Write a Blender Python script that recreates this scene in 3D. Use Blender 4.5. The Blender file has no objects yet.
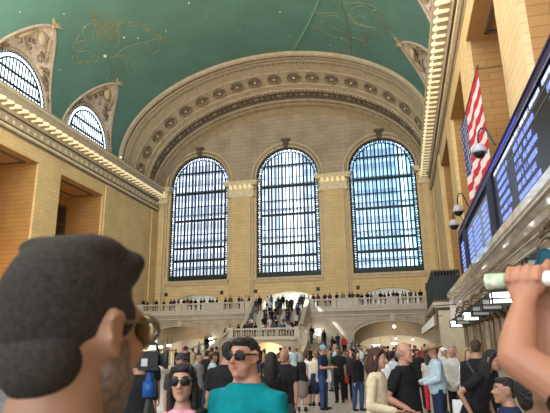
import bpy, math, random
import numpy as np
from mathutils import Vector, Matrix
random.seed(7)
PI = math.pi
SC = bpy.context.scene
COL = SC.collection

# ---------------------------------------------------------------- camera
CAM = Vector((13.6166, -63.943, 1.7))
FPX = 518.16
CR = Vector((0.97186267, 0.23523572, -0.01212848))
CU = Vector((0.07317426, -0.25257083, 0.9648075))
CF = Vector((-0.22389388, 0.93854789, 0.26267736))
cd = bpy.data.cameras.new('camera')
cam = bpy.data.objects.new('camera', cd)
COL.objects.link(cam)
cam.matrix_world = Matrix(((CR.x, CU.x, -CF.x, CAM.x), (CR.y, CU.y, -CF.y, CAM.y), (CR.z, CU.z, -CF.z, CAM.z), (0, 0, 0, 1)))
cd.sensor_width = 36
cd.lens = FPX / 550 * 36
cd.clip_start = 0.05
cd.clip_end = 400
cd.dof.use_dof = True
cd.dof.focus_distance = 22
cd.dof.aperture_fstop = 6.5
SC.camera = cam

# ---------------------------------------------------------------- world and large lights
W = bpy.data.worlds.new('world')
SC.world = W
W.use_nodes = True
wn = W.node_tree.nodes
bg = wn['Background']
bg.inputs['Color'].default_value = (0.78, 0.89, 1.0, 1)
bg.inputs['Strength'].default_value = 4.2
SC.view_settings.view_transform = 'Standard'
SC.view_settings.look = 'None'
SC.view_settings.gamma = 1
SC.view_settings.use_curve_mapping = False
SC.view_settings.exposure = 0.0
SC.cycles.sample_clamp_indirect = 3.0
SC.cycles.max_bounces = 8
SC.cycles.diffuse_bounces = 4


def area(name, loc, size, energy, col, direction=(0, 0, -1)):
    l = bpy.data.lights.new(name, 'AREA')
    l.shape = 'RECTANGLE'
    l.size, l.size_y = size
    l.energy = energy
    l.color = col
    o = bpy.data.objects.new(name, l)
    COL.objects.link(o)
    o.location = loc
    o.rotation_euler = Vector(direction).to_track_quat('-Z', 'Y').to_euler()
    return o


def point(name, loc, energy, col, r=0.15):
    l = bpy.data.lights.new(name, 'POINT')
    l.energy = energy
    l.color = col
    l.shadow_soft_size = r
    o = bpy.data.objects.new(name, l)
    COL.objects.link(o)
    o.location = loc
    return o


WARM = (1.0, 0.78, 0.5)
area('hall_light', (0, -52, 33), (26, 30), 12500, (1.0, 0.89, 0.76), (0, 0.35, -1))
area('hall_light', (0, -80, 20), (28, 16), 5200, (1.0, 0.88, 0.74), (0, 1, 0.05))


# ---------------------------------------------------------------- helpers
def at(px, py, d=None, X=None, Y=None, Z=None):
    """the world point seen at a pixel of the photograph, at a depth or on a plane"""
    v = CR * ((px - 275) / FPX) + CU * (-(py - 206.5) / FPX) + CF
    if d is None:
        if X is not None: d = (X - CAM.x) / v.x
        elif Y is not None: d = (Y - CAM.y) / v.y
        else: d = (Z - CAM.z) / v.z
    return CAM + v * d


def link(name, me, mat=None, parent=None):
    o = bpy.data.objects.new(name, me)
    COL.objects.link(o)
    if parent is not None: o.parent = parent
    if mat is not None and not me.materials: me.materials.append(mat)
    return o


def tag(o, label, cat, group=None, kind=None):
    o['label'] = label
    o['category'] = cat
    if group: o['group'] = group
    if kind: o['kind'] = kind
    return o


def empty(name, loc=(0, 0, 0), rz=0):
    o = bpy.data.objects.new(name, None)
    COL.objects.link(o)
    o.location = loc
    o.rotation_euler = (0, 0, rz)
    return o


class MB:
    def __init__(s):
        s.v = []; s.f = []

    def add(s, vs, fs, M=None):
        n = len(s.v)
        for p in vs:
            p = Vector(p)
            s.v.append(tuple(M @ p) if M is not None else tuple(p))
        s.f += [tuple(i + n for i in f) for f in fs]
        return s

    def box(s, a, b, M=None):
        x0, y0, z0 = a; x1, y1, z1 = b
        if x0 > x1: x0, x1 = x1, x0
        if y0 > y1: y0, y1 = y1, y0
        if z0 > z1: z0, z1 = z1, z0
        vs = [(x0, y0, z0), (x1, y0, z0), (x1, y1, z0), (x0, y1, z0), (x0, y0, z1), (x1, y0, z1), (x1, y1, z1), (x0, y1, z1)]
        return s.add(vs, [(3, 2, 1, 0), (4, 5, 6, 7), (0, 1, 5, 4), (1, 2, 6, 5), (2, 3, 7, 6), (3, 0, 4, 7)], M)

    def grid(s, rows, close=False, cap=False):
        """rows of points lofted into quads"""
        n = len(rows[0]); vs = [p for r in rows for p in r]; fs = []
        for i in range(len(rows) - 1):
            for j in range(n if close else n - 1):
                k = (j + 1) % n
                fs.append((i * n + j, i * n + k, (i + 1) * n + k, (i + 1) * n + j))
        if cap:
            fs.append(tuple(range(n))[::-1])
            fs.append(tuple((len(rows) - 1) * n + j for j in range(n)))
        return s.add(vs, fs)

    def tube(s, pts, rad, seg=8, cap=True, ref=(0, 0, 1)):
        """a tube along points; rad is a number or (a, b) per point"""
        pts = [Vector(p) for p in pts]
        if not isinstance(rad, (list, tuple)): rad = [rad] * len(pts)
        rows = []
        ref = Vector(ref)
        for i, p in enumerate(pts):
            t = (pts[min(i + 1, len(pts) - 1)] - pts[max(i - 1, 0)]).normalized()
            u = t.cross(ref)
            if u.length < 1e-3: u = t.cross(Vector((0, 1, 0)))
            u.normalize(); w = u.cross(t)
            r = rad[i]; a, b = r if isinstance(r, (list, tuple)) else (r, r)
            rows.append([p + u * (a * math.cos(2 * PI * k / seg)) + w * (b * math.sin(2 * PI * k / seg)) for k in range(seg)])
        return s.grid(rows, True, cap)

    def limb(s, pts, rad, seg=12, ref=(0, 1, 0), e0=1.0, e1=1.0):
        """a tube with rounded ends"""
        pts = [Vector(p) for p in pts]
        rad = [r if isinstance(r, (list, tuple)) else (r, r) for r in rad]
        d0 = (pts[0] - pts[1]).normalized(); d1 = (pts[-1] - pts[-2]).normalized()
        P, Rr = [], []
        m0 = min(rad[0]) * e0; m1 = min(rad[-1]) * e1
        for k in (1.0, .85, .5): 
            c = math.sqrt(max(0, 1 - k * k)) + (0.02 if k == 1 else 0)
            P.append(pts[0] + d0 * m0 * k); Rr.append((rad[0][0] * c, rad[0][1] * c))
        P += pts; Rr += rad
        for k in (.5, .85, 1.0):
            c = math.sqrt(max(0, 1 - k * k)) + (0.02 if k == 1 else 0)
            P.append(pts[-1] + d1 * m1 * k); Rr.append((rad[-1][0] * c, rad[-1][1] * c))
        return s.tube(P, Rr, seg, True, ref)

    def ell(s, c, r, M=None, seg=16):
        rows = []
        n = seg // 2
        for i in range(n + 1):
            th = PI * i / n
            rr = max(math.sin(th), .001)
            rows.append([Vector((c[0] + r[0] * rr * math.cos(2 * PI * k / seg), c[1] + r[1] * rr * math.sin(2 * PI * k / seg), c[2] - r[2] * math.cos(th))) for k in range(seg)])
        if M is not None: rows = [[M @ p for p in r_] for r_ in rows]
        return s.grid(rows, True, True)

    def lathe(s, prof, c=(0, 0, 0), seg=12):
        """profile of (radius, z) turned around a vertical axis"""
        return s.grid([[(c[0] + max(r, .001) * math.cos(2 * PI * k / seg), c[1] + max(r, .001) * math.sin(2 * PI * k / seg), c[2] + z) for k in range(seg)] for r, z in prof], True, True)

    def mesh(s, name='m', smooth=False):
        me = bpy.data.meshes.new(name)
        me.from_pydata(s.v, [], s.f)
        if smooth: me.polygons.foreach_set('use_smooth', [True] * len(me.polygons))
        me.update()
        return me

    def fixn(s, name='m', smooth=False):
        import bmesh
        me = s.mesh(name, smooth)
        b = bmesh.new(); b.from_mesh(me)
        bmesh.ops.recalc_face_normals(b, faces=b.faces)
        b.to_mesh(me); b.free()
        return me

    def build(s, name, mat, parent=None, smooth=False, kind=None):
        o = link(name, s.fixn(name, smooth), mat, parent)
        if kind: o['kind'] = kind
        return o


def remeshed(mb, voxel, smooth=2, factor=0.5):
    me = mb.mesh('tmp')
    o = bpy.data.objects.new('tmp', me)
    COL.objects.link(o)
    m = o.modifiers.new('r', 'REMESH'); m.mode = 'VOXEL'; m.voxel_size = voxel; m.use_smooth_shade = True
    if smooth:
        m = o.modifiers.new('s', 'SMOOTH'); m.iterations = smooth; m.factor = factor
    dg = bpy.context.evaluated_depsgraph_get()
    dg.update()
    out = bpy.data.meshes.new_from_object(o.evaluated_get(dg))
    bpy.data.objects.remove(o); bpy.data.meshes.remove(me)
    out.materials.clear()
    return out


# ---------------------------------------------------------------- materials
def mat(name, col, rough=.7, metal=0, spec=.3, noise=None, bump=0, nscale=8, emit=None, estr=1, joints=None, coat=0, wpos=True, sss=0, trans=0, col2=None):
    m = bpy.data.materials.new(name)
    m.use_nodes = True
    N, L = m.node_tree.nodes, m.node_tree.links
    b = N['Principled BSDF']
    b.inputs['Base Color'].default_value = (*col, 1)
    b.inputs['Roughness'].default_value = rough
    b.inputs['Metallic'].default_value = metal
    b.inputs['Specular IOR Level'].default_value = spec
    if coat: b.inputs['Coat Weight'].default_value = coat
    if sss:
        b.inputs['Subsurface Weight'].default_value = sss
        b.inputs['Subsurface Radius'].default_value = (.02, .008, .004)
        b.inputs['Subsurface Scale'].default_value = .5
    if trans: b.inputs['Transmission Weight'].default_value = trans
    if emit:
        b.inputs['Emission Color'].default_value = (*emit, 1)
        b.inputs['Emission Strength'].default_value = estr
    g = N.new('ShaderNodeNewGeometry')
    tc = N.new('ShaderNodeTexCoord')
    src = g.outputs['Position'] if wpos else tc.outputs['Object']
    col_out = None
    if noise:
        n = N.new('ShaderNodeTexNoise'); n.inputs['Scale'].default_value = nscale; n.inputs['Detail'].default_value = 4
        L.new(src, n.inputs['Vector'])
        mx = N.new('ShaderNodeMix'); mx.data_type = 'RGBA'
        c2 = col2 if col2 else tuple(c * (1 - noise) for c in col)
        mx.inputs['A'].default_value = (*c2, 1); mx.inputs['B'].default_value = (*col, 1)
        r = N.new('ShaderNodeMapRange'); r.inputs['From Min'].default_value = .35; r.inputs['From Max'].default_value = .65
        L.new(n.outputs['Fac'], r.inputs['Value']); L.new(r.outputs['Result'], mx.inputs['Factor'])
        col_out = mx.outputs['Result']
        if bump:
            bp = N.new('ShaderNodeBump'); bp.inputs['Strength'].default_value = bump; bp.inputs['Distance'].default_value = .05
            L.new(n.outputs['Fac'], bp.inputs['Height']); L.new(bp.outputs['Normal'], b.inputs['Normal'])
    if joints:
        bw, bh, jc, horiz = joints      # block width, height, joint darkness, lie-flat?
        sx = N.new('ShaderNodeSeparateXYZ'); L.new(src, sx.inputs[0])
        cx = N.new('ShaderNodeCombineXYZ')
        if horiz:
            L.new(sx.outputs['X'], cx.inputs['X']); L.new(sx.outputs['Y'], cx.inputs['Y'])
        else:
            ad = N.new('ShaderNodeMath'); ad.operation = 'ADD'
            L.new(sx.outputs['X'], ad.inputs[0]); L.new(sx.outputs['Y'], ad.inputs[1])
            L.new(ad.outputs[0], cx.inputs['X']); L.new(sx.outputs['Z'], cx.inputs['Y'])
        br = N.new('ShaderNodeTexBrick'); br.inputs['Scale'].default_value = 1
        br.inputs['Brick Width'].default_value = bw; br.inputs['Row Height'].default_value = bh
        br.inputs['Mortar Size'].default_value = .03; br.inputs['Mortar Smooth'].default_value = .3
        br.inputs['Color1'].default_value = (1, 1, 1, 1); br.inputs['Color2'].default_value = (.93, .92, .90, 1)
        br.inputs['Mortar'].default_value = (jc, jc * .95, jc * .88, 1)
        L.new(cx.outputs[0], br.inputs['Vector'])
        mm = N.new('ShaderNodeMix'); mm.data_type = 'RGBA'; mm.blend_type = 'MULTIPLY'; mm.inputs['Factor'].default_value = 1
        if col_out: L.new(col_out, mm.inputs['A'])
        else: mm.inputs['A'].default_value = (*col, 1)
        L.new(br.outputs['Color'], mm.inputs['B'])
        col_out = mm.outputs['Result']
    if col_out: L.new(col_out, b.inputs['Base Color'])
    return m


M = {}
M['stone'] = mat('buff_stone', (.79, .595, .31), .75, noise=.12, nscale=.5, joints=(1.6, .40, .82, False))
M['stone_up'] = mat('upper_stone', (.50, .41, .30), .8, noise=.25, nscale=.35, joints=(1.6, .55, .7, False))
M['stone_trim'] = mat('trim_stone', (.66, .53, .34), .7, noise=.15, nscale=2)
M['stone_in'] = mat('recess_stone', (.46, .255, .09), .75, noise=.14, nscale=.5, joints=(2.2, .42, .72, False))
M['arch_stone'] = mat('arch_plaster', (.56, .45, .30), .8, noise=.2, nscale=1.5)
M['arch_orn'] = mat('arch_ornament', (.36, .28, .19), .8, noise=.45, nscale=3.5, bump=1.0)
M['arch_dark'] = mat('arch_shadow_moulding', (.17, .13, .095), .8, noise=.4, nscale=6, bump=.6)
M['relief'] = mat('lunette_relief', (.74, .62, .52), .8, noise=.5, nscale=2.6, bump=1.0, col2=(.46, .38, .33))
M['relief_rim'] = mat('lunette_rim', (.52, .43, .34), .75, noise=.2, nscale=3)
M['cornice'] = mat('cornice_stone', (.56, .48, .35), .75, noise=.2, nscale=2)
M['cornice_lt'] = mat('cornice_light_stone', (.80, .70, .47), .7, noise=.15, nscale=2)
M['green'] = mat('ceiling_green', (.125, .265, .225), .85, noise=.16, nscale=.3)
M['gold'] = mat('gold_paint', (.42, .40, .20), .6, noise=.4, nscale=3)
M['greenline'] = mat('pale_green_paint', (.17, .34, .27), .7)
M['bronze'] = mat('dark_bronze', (.028, .036, .036), .5, metal=.3, noise=.3, nscale=5)
M['bronze_lt'] = mat('worn_bronze', (.16, .12, .07), .45, metal=.5, noise=.4, nscale=4)
M['marble'] = mat('tan_marble', (.47, .385, .285), .4, noise=.2, nscale=1.2, joints=(2.2, .9, .85, False))
M['marble_rail'] = mat('rail_marble', (.55, .49, .40), .4, noise=.15, nscale=2)
M['floor'] = mat('marble_floor', (.40, .36, .32), .24, spec=.4, noise=.14, nscale=.8, joints=(1.2, 1.2, .8, True))
M['white'] = mat('white_plaster', (.75, .74, .68), .8, noise=.06, nscale=1)
M['lamp'] = mat('lit_lamp', (1, .95, .85), .5, emit=(1, .9, .7), estr=4)
M['bracket_glow'] = mat('glowing_bracket', (.9, .78, .5), .5, emit=(1, .84, .50), estr=.5)  # emission imitates modillions and dentils brightly lit by cornice bulbs
M['globe'] = mat('lit_globe', (1, .97, .92), .5, emit=(1, .97, .92), estr=9)

# ================================================================ THE HALL
XW = 18.3          # inner faces of the long walls
DEEP = 22.7        # back of the recesses
VA, VZ, VB = 18.3, 24.0, 11.3
Y0, Y1 = -84.0, -11.2
BAYS = [-17.6 - 11 * k for k in range(6)]


def S(o):
    o['kind'] = 'structure'
    return o


S(MB().box((-24, -90, -.3), (24, 9, 0)).build('floor', M['floor']))


def vx(z):
    return VA * math.sqrt(max(0, 1 - ((z - VZ) / VB) ** 2))


# --- vault with penetrations
def capz(u): return 6.1 * max(0, 1 - abs(u) ** 1.6) ** .8


def zstart(y):
    for b in BAYS:
        d = (y - b) / 4.5
        if abs(d) < 1: return VZ + capz(d)
    return VZ
ys = [Y1]
for b in BAYS:
    ys += [b + 4.5 * math.cos(PI * k / 24) for k in range(25)]
ys += [Y0]
rows = []
for y in ys:
    a0 = math.asin((zstart(y) - VZ) / VB)
    rows.append([(VA * math.cos(a0 + (PI - 2 * a0) * k / 40), y, VZ + VB * math.sin(a0 + (PI - 2 * a0) * k / 40)) for k in range(41)])
ceiling = S(MB().grid(rows).build('ceiling', M['green'], smooth=True))


def lunette(s, yc, n):
    o = S(empty('window_%d' % n, (s * XW, yc, 23.6)))
    IM = Matrix.Translation((-s * XW, -yc, -23.6))
    def put(mb, nm, m_, sm=False):
        mb.v = [tuple(IM @ Vector(p)) for p in mb.v]
        return mb.build(nm, m_, o, sm)
    A, Bc, Cc = [], [], []
    K = 32
    for k in range(K + 1):
        c, si = math.cos(PI * k / K), math.sin(PI * k / K)
        z = VZ + capz(c)
        A.append((s * vx(z) * .998, yc + 4.5 * c, z))
        Bc.append((s * (XW + .02), yc + 3.95 * c, 23.6 + 4.15 * si))
        Cc.append((s * (XW + .05), yc + 3.55 * c, 23.6 + 3.8 * si))
    mid = [tuple((Vector(a) * .5 + Vector(b) * .5) + Vector((0, 0, .25))) for a, b in zip(A, Bc)]
    put(MB().grid([A, mid, Bc]), 'relief_spandrel', M['relief'], True)
    put(MB().tube(A, .16, 6), 'rim_moulding', M['relief_rim'], True)
    put(MB().tube(Bc, .22, 6), 'arch_moulding', M['relief_rim'], True)
    # relief: scrolls modelled on the splayed surface
    mb = MB(); rnd = random.Random(n)
    for i in range(44):
        k = rnd.randint(4, 28); t = rnd.uniform(.2, .8)
        p = Vector(A[k]) * t + Vector(Bc[k]) * (1 - t)
        r = rnd.uniform(.22, .5)
        a0 = rnd.uniform(0, 6)
        pts = [p + Vector((-s * .12, r * (1 - .1 * j) * math.cos(a0 + .7 * j), r * (1 - .1 * j) * math.sin(a0 + .7 * j) + .1)) for j in range(8)]
        mb.tube(pts, .055, 5)
    put(mb, 'scroll_relief', M['arch_orn'], True)
    apex = Vector(A[16])
    fin = MB()
    for g in range(7):
        a = -1.2 + .4 * g
        fin.tube([apex, apex + Vector((-s * .25, .35 * math.sin(a), .35 * math.cos(a))), apex + Vector((-s * .55, .85 * math.sin(a * 1.1), .75 * math.cos(a) - .1))], [.1, .09, .03], 5)
    fin.ell(apex, (.22, .25, .3), seg=8)
    put(fin, 'apex_ornament', M['arch_stone'], True)
    cart = MB().ell(Vector(A[16]) * .6 + Vector(Bc[16]) * .4 + Vector((-s * .2, 0, 0)), (.3, .55, .8), seg=10)
    for g in (-1, 1):
        cart.tube([Vector(A[16 + 5 * g]) * .6 + Vector(Bc[16 + 5 * g]) * .4, Vector(A[16 + 2 * g]) * .7 + Vector(Bc[16 + 2 * g]) * .3 + Vector((-s * .3, 0, .3))], .2, 6)
    put(cart, 'cartouche', M['arch_stone'], True)
    # lattice rim and bars
    lat = MB()
    for k in range(K):
        for q in (0, 1):
            p = Vector(Bc[k]); p2 = Vector(Cc[k + 1])
            if q: p = Vector(Cc[k]); p2 = Vector(Bc[k + 1])
            lat.tube([p, p2], .07, 4)
    lat.tube(Bc, .14, 5); lat.tube([(x, yc + (y - yc) * .9, 23.6 + (z - 23.6) * .9) for x, y, z in Cc], .09, 5)
    put(lat, 'lattice_border', M['bronze'])
    bars = MB()
    for k in range(-8, 9):
        y = yc + k * .40
        h = 3.42 * math.sqrt(max(.02, 1 - ((y - yc) / 3.25) ** 2))
        bars.box((s * (XW + .05), y - .035, 23.5), (s * (XW + .15), y + .035, 23.6 + h))
    for z in (24.4, 25.6):
        w = 3.2 * math.sqrt(1 - ((z - 23.6) / 3.5) ** 2)
        bars.box((s * (XW + .03), yc - w, z - .08), (s * (XW + .18), yc + w, z + .08))
    put(bars, 'bar_grid', M['bronze'])
    put(MB().grid([[(s * (XW + .3), p[1], 23.4) for p in Bc], [(s * (XW + .3), p[1], p[2]) for p in Bc]]), 'pane', M['glass'])
    return o


def glassmat(name, tint=(.9, .96, 1), gl=.08):
    m = bpy.data.materials.new(name); m.use_nodes = True
    N, L = m.node_tree.nodes, m.node_tree.links
    N.remove(N['Principled BSDF'])
    t = N.new('ShaderNodeBsdfTransparent'); t.inputs[0].default_value = (*tint, 1)
    g = N.new('ShaderNodeBsdfGlossy'); g.inputs['Roughness'].default_value = .08
    x = N.new('ShaderNodeMixShader'); x.inputs[0].default_value = gl
    L.new(t.outputs[0], x.inputs[1]); L.new(g.outputs[0], x.inputs[2]); L.new(x.outputs[0], N['Material Output'].inputs[0])
    return m
M['glass'] = glassmat('window_glass')
M['glass_blue'] = glassmat('window_glass_blue', (.66, .88, 1.0), .06)
M['glass_pale'] = glassmat('window_glass_pale', (.88, .92, 1.0), .06)

wn_ = 4
for s in (-1, 1):
    for b in BAYS[:4]:
        lunette(s, b, wn_); wn_ += 1


def strip(bays_lo, s):
    pass


def side_wall(s, name):
    w = MB()
    xi, xo = s * XW, s * DEEP
    w.box((xi, Y0, 0), (xo, 0.0, 6.0))
    edges = [(b - 3.85, b + 3.85) for b in BAYS]
    y = 0.0
    for lo, hi in edges:
        w.box((xi, hi, 6.0), (xo, y, 18.6)); y = lo
    w.box((xi, Y0, 6.0), (xo, y, 18.6))
    w.box((xi, Y0, 18.6), (xo, 0.0, 23.55))
    # wall between the lunettes up to the vault foot
    y = 0.0
    for b in BAYS:
        w.box((xi, b + 4.3, 23.55), (xi + s * .6, y, 24.2)); y = b - 4.3
    o = S(w.build(name, M['stone']))
    st_ = MB()
    for a_, b_ in ((-13.5, -11.6), (-2.0, -.0)):
        st_.box((xi, a_, 6.0), (xi - s * .14, b_, 19.9))
    S(st_.build('wall_pilaster', M['stone'], o))
    back = MB()
    back.box((s * (DEEP - .05), Y0, 6.0), (s * (DEEP + .3), -10, 18.6))
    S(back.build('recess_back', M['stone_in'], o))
    for lo, hi in edges:
        # orange-tan lining of the recess, soffit panel mouldings and a bronze grille window in the back
        l = MB()
        l.box((s * (XW + .03), lo, 18.55), (s * (DEEP - .05), hi, 18.62))
        l.box((s * (XW + .25), lo - .02, 6.0), (s * (DEEP - .05), lo + .03, 18.6))
        l.box((s * (XW + .25), hi - .03, 6.0), (s * (DEEP - .05), hi + .02, 18.6))
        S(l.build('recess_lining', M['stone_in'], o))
        f = MB()
        for (a, c, d, e) in ((XW + .9, XW + 1.1, lo + .7, hi - .7), (DEEP - 1.1, DEEP - .9, lo + .7, hi - .7), (XW + .9, DEEP - .9, lo + .7, lo + .9), (XW + .9, DEEP - .9, hi - .9, hi - .7)):
            f.box((s * a, d, 18.42), (s * c, e, 18.56))
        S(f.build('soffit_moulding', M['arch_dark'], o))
        f = MB()
        yc = (lo + hi) / 2
        gx = s * (DEEP - .12)
        f.box((gx, yc - 3.3, 9), (gx - s * .12, yc - 3.0, 17.3)); f.box((gx, yc + 3.0, 9), (gx - s * .12, yc + 3.3, 17.3))
        for z in (9, 11, 13, 15, 17.1): f.box((gx, yc - 3.3, z), (gx - s * .12, yc + 3.3, z + .25))
        for k in range(-9, 10): f.box((gx, yc + k * .32 - .04, 9), (gx - s * .08, yc + k * .32 + .04, 17.3))
        S(f.build('grille', M['bronze_lt'], o))
        S(MB().box((gx + s * .02, yc - 3.2, 9), (gx + s * .05, yc + 3.2, 17.2)).build('grille_backing', M['bronze'], o))
        # gallery balustrade across the foot of the recess
    return o


wall_left = side_wall(-1, 'wall_left')
wall_right = side_wall(1, 'wall_right')
for s in (-1, 1):
    for b in BAYS[:5]:
        point('recess_light', (s * 20.6, b - 1.5, 6.9), 430 if s < 0 else 60, (1.0, .62, .26), .25)

PROF = [(0, 19.9), (.12, 19.9), (.12, 20.1), (.22, 20.15), (.34, 20.3), (.34, 20.45), (.12, 20.55), (.12, 21.35), (.3, 21.5), (.42, 21.75), (.45, 22.15),
        (1.15, 22.2), (1.15, 22.65), (1.3, 22.75), (1.38, 22.95), (1.3, 23.05), (.9, 23.15), (.8, 23.5), (0, 23.6)]


def cornice(s, n):
    t = S(MB().grid([[(s * (XW - p), y, z) for p, z in PROF] for y in (Y0, 0.0)]).build('trim_%d' % n, M['cornice']))
    for z0, z1, p, mk in ((20.14, 20.34, .40, 'cornice_lt'), (19.95, 20.1, .16, 'arch_dark'), (20.38, 20.54, .36, 'arch_dark'), (21.4, 21.5, .32, 'arch_dark'), (22.28, 22.6, 1.17, 'relief_rim'), (22.8, 22.93, 1.39, 'cornice_lt')):
        S(MB().box((s * XW, Y0, z0), (s * (XW - p), -.6, z1)).build('moulding', M[mk], t))
    lm, fr, ml = MB(), MB(), MB()
    y = -1.0
    while y > -62:
        c = Vector((s * (XW - .86), y, 21.98))
        # scalloped, rounded brackets whose added glow stands in for bulb light on the modillions
        lm.limb([(s * (XW - .62), y - .2, 21.82), (s * (XW - .95), y - .06, 21.98), (s * (XW - 1.22), y + .14, 21.95)], [.17, .24, .16], 8, (0, 0, 1))
        ml.box((s * (XW - .4), y + .36, 21.78), (s * (XW - 1.12), y + .54, 22.2))
        fr.ell((s * (XW - .14), y, 20.97), (.08, .22, .22), seg=8)
        y -= .92
    S(lm.build('glowing_bracket_row', M['bracket_glow'], t, True))
    S(ml.build('modillion_row', M['cornice'], t))
    S(fr.build('frieze_ornament', M['cornice_lt'], t, True))
    return t


cornice(-1, 1); cornice(1, 2)
for s in (-1, 1):
    area('cornice_cove', (s * 17.1, -36, 23.7), (1.0, 60), 4300, (1.0, .84, .6), (-s * .5, 0, 1))
    area('cornice_cove', (s * 16.9, -36, 21.7), (.5, 60), 2300 if s < 0 else 600, (1.0, .80, .48), (s * .5, 0, -1))

# --- end arch: ring after ring from the vault edge in to the tympanum
def ring(t, off, n=72):
    y = -11.2 + 8.9 * t
    a = 18.15 - .25 * t - off; zc = 24.1 - 2.6 * t; b = 11.05 + .45 * t + .45 * math.sin(PI * t) - off
    return [(a * math.cos(PI * k / n), y, zc + b * math.sin(PI * k / n)) for k in range(n + 1)]
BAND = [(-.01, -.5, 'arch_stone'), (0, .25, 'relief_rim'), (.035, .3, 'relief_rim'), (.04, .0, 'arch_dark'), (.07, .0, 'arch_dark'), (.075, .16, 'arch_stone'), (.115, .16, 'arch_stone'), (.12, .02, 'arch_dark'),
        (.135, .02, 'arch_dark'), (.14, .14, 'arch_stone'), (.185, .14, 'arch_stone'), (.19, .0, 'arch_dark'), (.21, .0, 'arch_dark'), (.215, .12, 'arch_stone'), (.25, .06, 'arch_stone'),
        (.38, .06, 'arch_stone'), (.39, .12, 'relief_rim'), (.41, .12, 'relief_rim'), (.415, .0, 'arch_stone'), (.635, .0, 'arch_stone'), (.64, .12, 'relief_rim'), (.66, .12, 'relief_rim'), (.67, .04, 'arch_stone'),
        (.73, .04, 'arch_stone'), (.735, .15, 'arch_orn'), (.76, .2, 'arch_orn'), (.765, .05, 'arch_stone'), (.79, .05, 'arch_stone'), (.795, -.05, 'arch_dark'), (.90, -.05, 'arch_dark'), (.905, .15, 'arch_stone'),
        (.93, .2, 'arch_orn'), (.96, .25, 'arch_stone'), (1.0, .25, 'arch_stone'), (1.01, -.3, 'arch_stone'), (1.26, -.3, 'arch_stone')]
arch = S(empty('trim_3', (0, -6, 30)))
IMA = Matrix.Translation((0, 6, -30))
for mk in ('arch_stone', 'relief_rim', 'arch_dark', 'arch_orn'):
    mb = MB()
    for (t0, o0, m0), (t1, o1, m1) in zip(BAND, BAND[1:]):
        if m0 == mk: mb.grid([ring(t0, o0), ring(t1, o1)])
    mb.v = [tuple(IMA @ Vector(p)) for p in mb.v]
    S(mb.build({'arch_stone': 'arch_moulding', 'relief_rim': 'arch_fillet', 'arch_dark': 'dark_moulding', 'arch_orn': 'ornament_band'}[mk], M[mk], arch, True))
for t, n, sz in ((.127, 150, .12), (.2, 150, .12), (.75, 110, .13), (.955, 100, .16)):     # bead and dentil rows
    mb = MB()
    R1 = ring(t, .12 if t < .7 else .2, n)
    for k in range(2, n - 1):
        p = Vector(R1[k]); q = Vector((0, 0, 24)) - Vector((p.x, 0, p.z)); q.normalize()
        mb.ell(p, (sz, sz * 1.3, sz), seg=6)
    mb.v = [tuple(IMA @ Vector(p)) for p in mb.v]
    S(mb.build('dentil_row', M['relief_rim' if t < .9 else 'arch_orn'], arch, True))


def frame_on_arch(t, off, ang):
    y = -11.2 + 8.9 * t
    a = 18.15 - .25 * t - off; zc = 24.1 - 2.6 * t; b = 11.05 + .45 * t + .45 * math.sin(PI * t) - off
    p = Vector((a * math.cos(ang), y, zc + b * math.sin(ang)))
    tx = Vector((-a * math.sin(ang), 0, b * math.cos(ang))).normalized()
    ty = Vector((0, 1, -.22 * math.sin(ang))).normalized()
    nz = tx.cross(ty).normalized()
    if nz.dot(Vector((0, 0, 22)) - Vector((p.x, 0, p.z))) < 0: nz = -nz
    return p, Matrix((tx, ty, nz)).transposed().to_4x4()


rz = MB(); 
for r, w, h in ((.82, .09, .08), (.52, .06, .08)):
    rz.grid([[((r + w * math.cos(2 * PI * j / 6)) * math.cos(2 * PI * k / 20), (r + w * math.cos(2 * PI * j / 6)) * math.sin(2 * PI * k / 20), h + w * math.sin(2 * PI * j / 6)) for j in range(6)] for k in range(21)], True)
ros_me = rz.fixn('rosette', True); ros_me.materials.append(M['arch_orn'])
rp = MB()
for k in range(8):
    a = 2 * PI * k / 8
    rp.ell((.36 * math.cos(a), .36 * math.sin(a), .05), (.12, .12, .06), seg=6)
rp_me = rp.fixn('petals', True); rp_me.materials.append(M['arch_orn'])
bo_me = MB().ell((0, 0, .08), (.17, .17, .13), seg=10).fixn('boss', True); bo_me.materials.append(M['cornice_lt'])
di_me = MB().ell((0, 0, -.02), (.86, .86, .05), seg=20).fixn('dish', True); di_me.materials.append(M['arch_dark'])
NR = 19
_L = [0]
for k in range(400):
    _L.append(_L[-1] + math.hypot(17.9 * (math.cos(PI * (k + 1) / 400) - math.cos(PI * k / 400)), 11.5 * (math.sin(PI * (k + 1) / 400) - math.sin(PI * k / 400))))
for k in range(NR):
    ang = PI * min(range(401), key=lambda j: abs(_L[j] - _L[-1] * (k + .5) / NR)) / 400
    p, Mx = frame_on_arch(.525, .03, ang)
    o = S(link('rosette', ros_me, parent=arch))
    o.matrix_local = Matrix.Translation(IMA @ p) @ Mx
    for nm, me in (('petal_ring', rp_me), ('boss', bo_me), ('dish', di_me)):
        S(link(nm, me, parent=o))
lump = MB()
for k in range(4, 69, 1):
    ang = PI * k / 72
    if k % 4 == 0:
        p, Mx = frame_on_arch(.85, 0, ang); lump.ell((0, 0, 0), (.42, .3, .14), Matrix.Translation(p) @ Mx, 10)
    else:
        p, Mx = frame_on_arch(.85, 0, ang); lump.ell((0, 0, 0), (.16, .34, .08), Matrix.Translation(p) @ Mx, 8)
lump.v = [tuple(IMA @ Vector(p)) for p in lump.v]
S(lump.build('garland', M['arch_orn'], arch, True))

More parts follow.
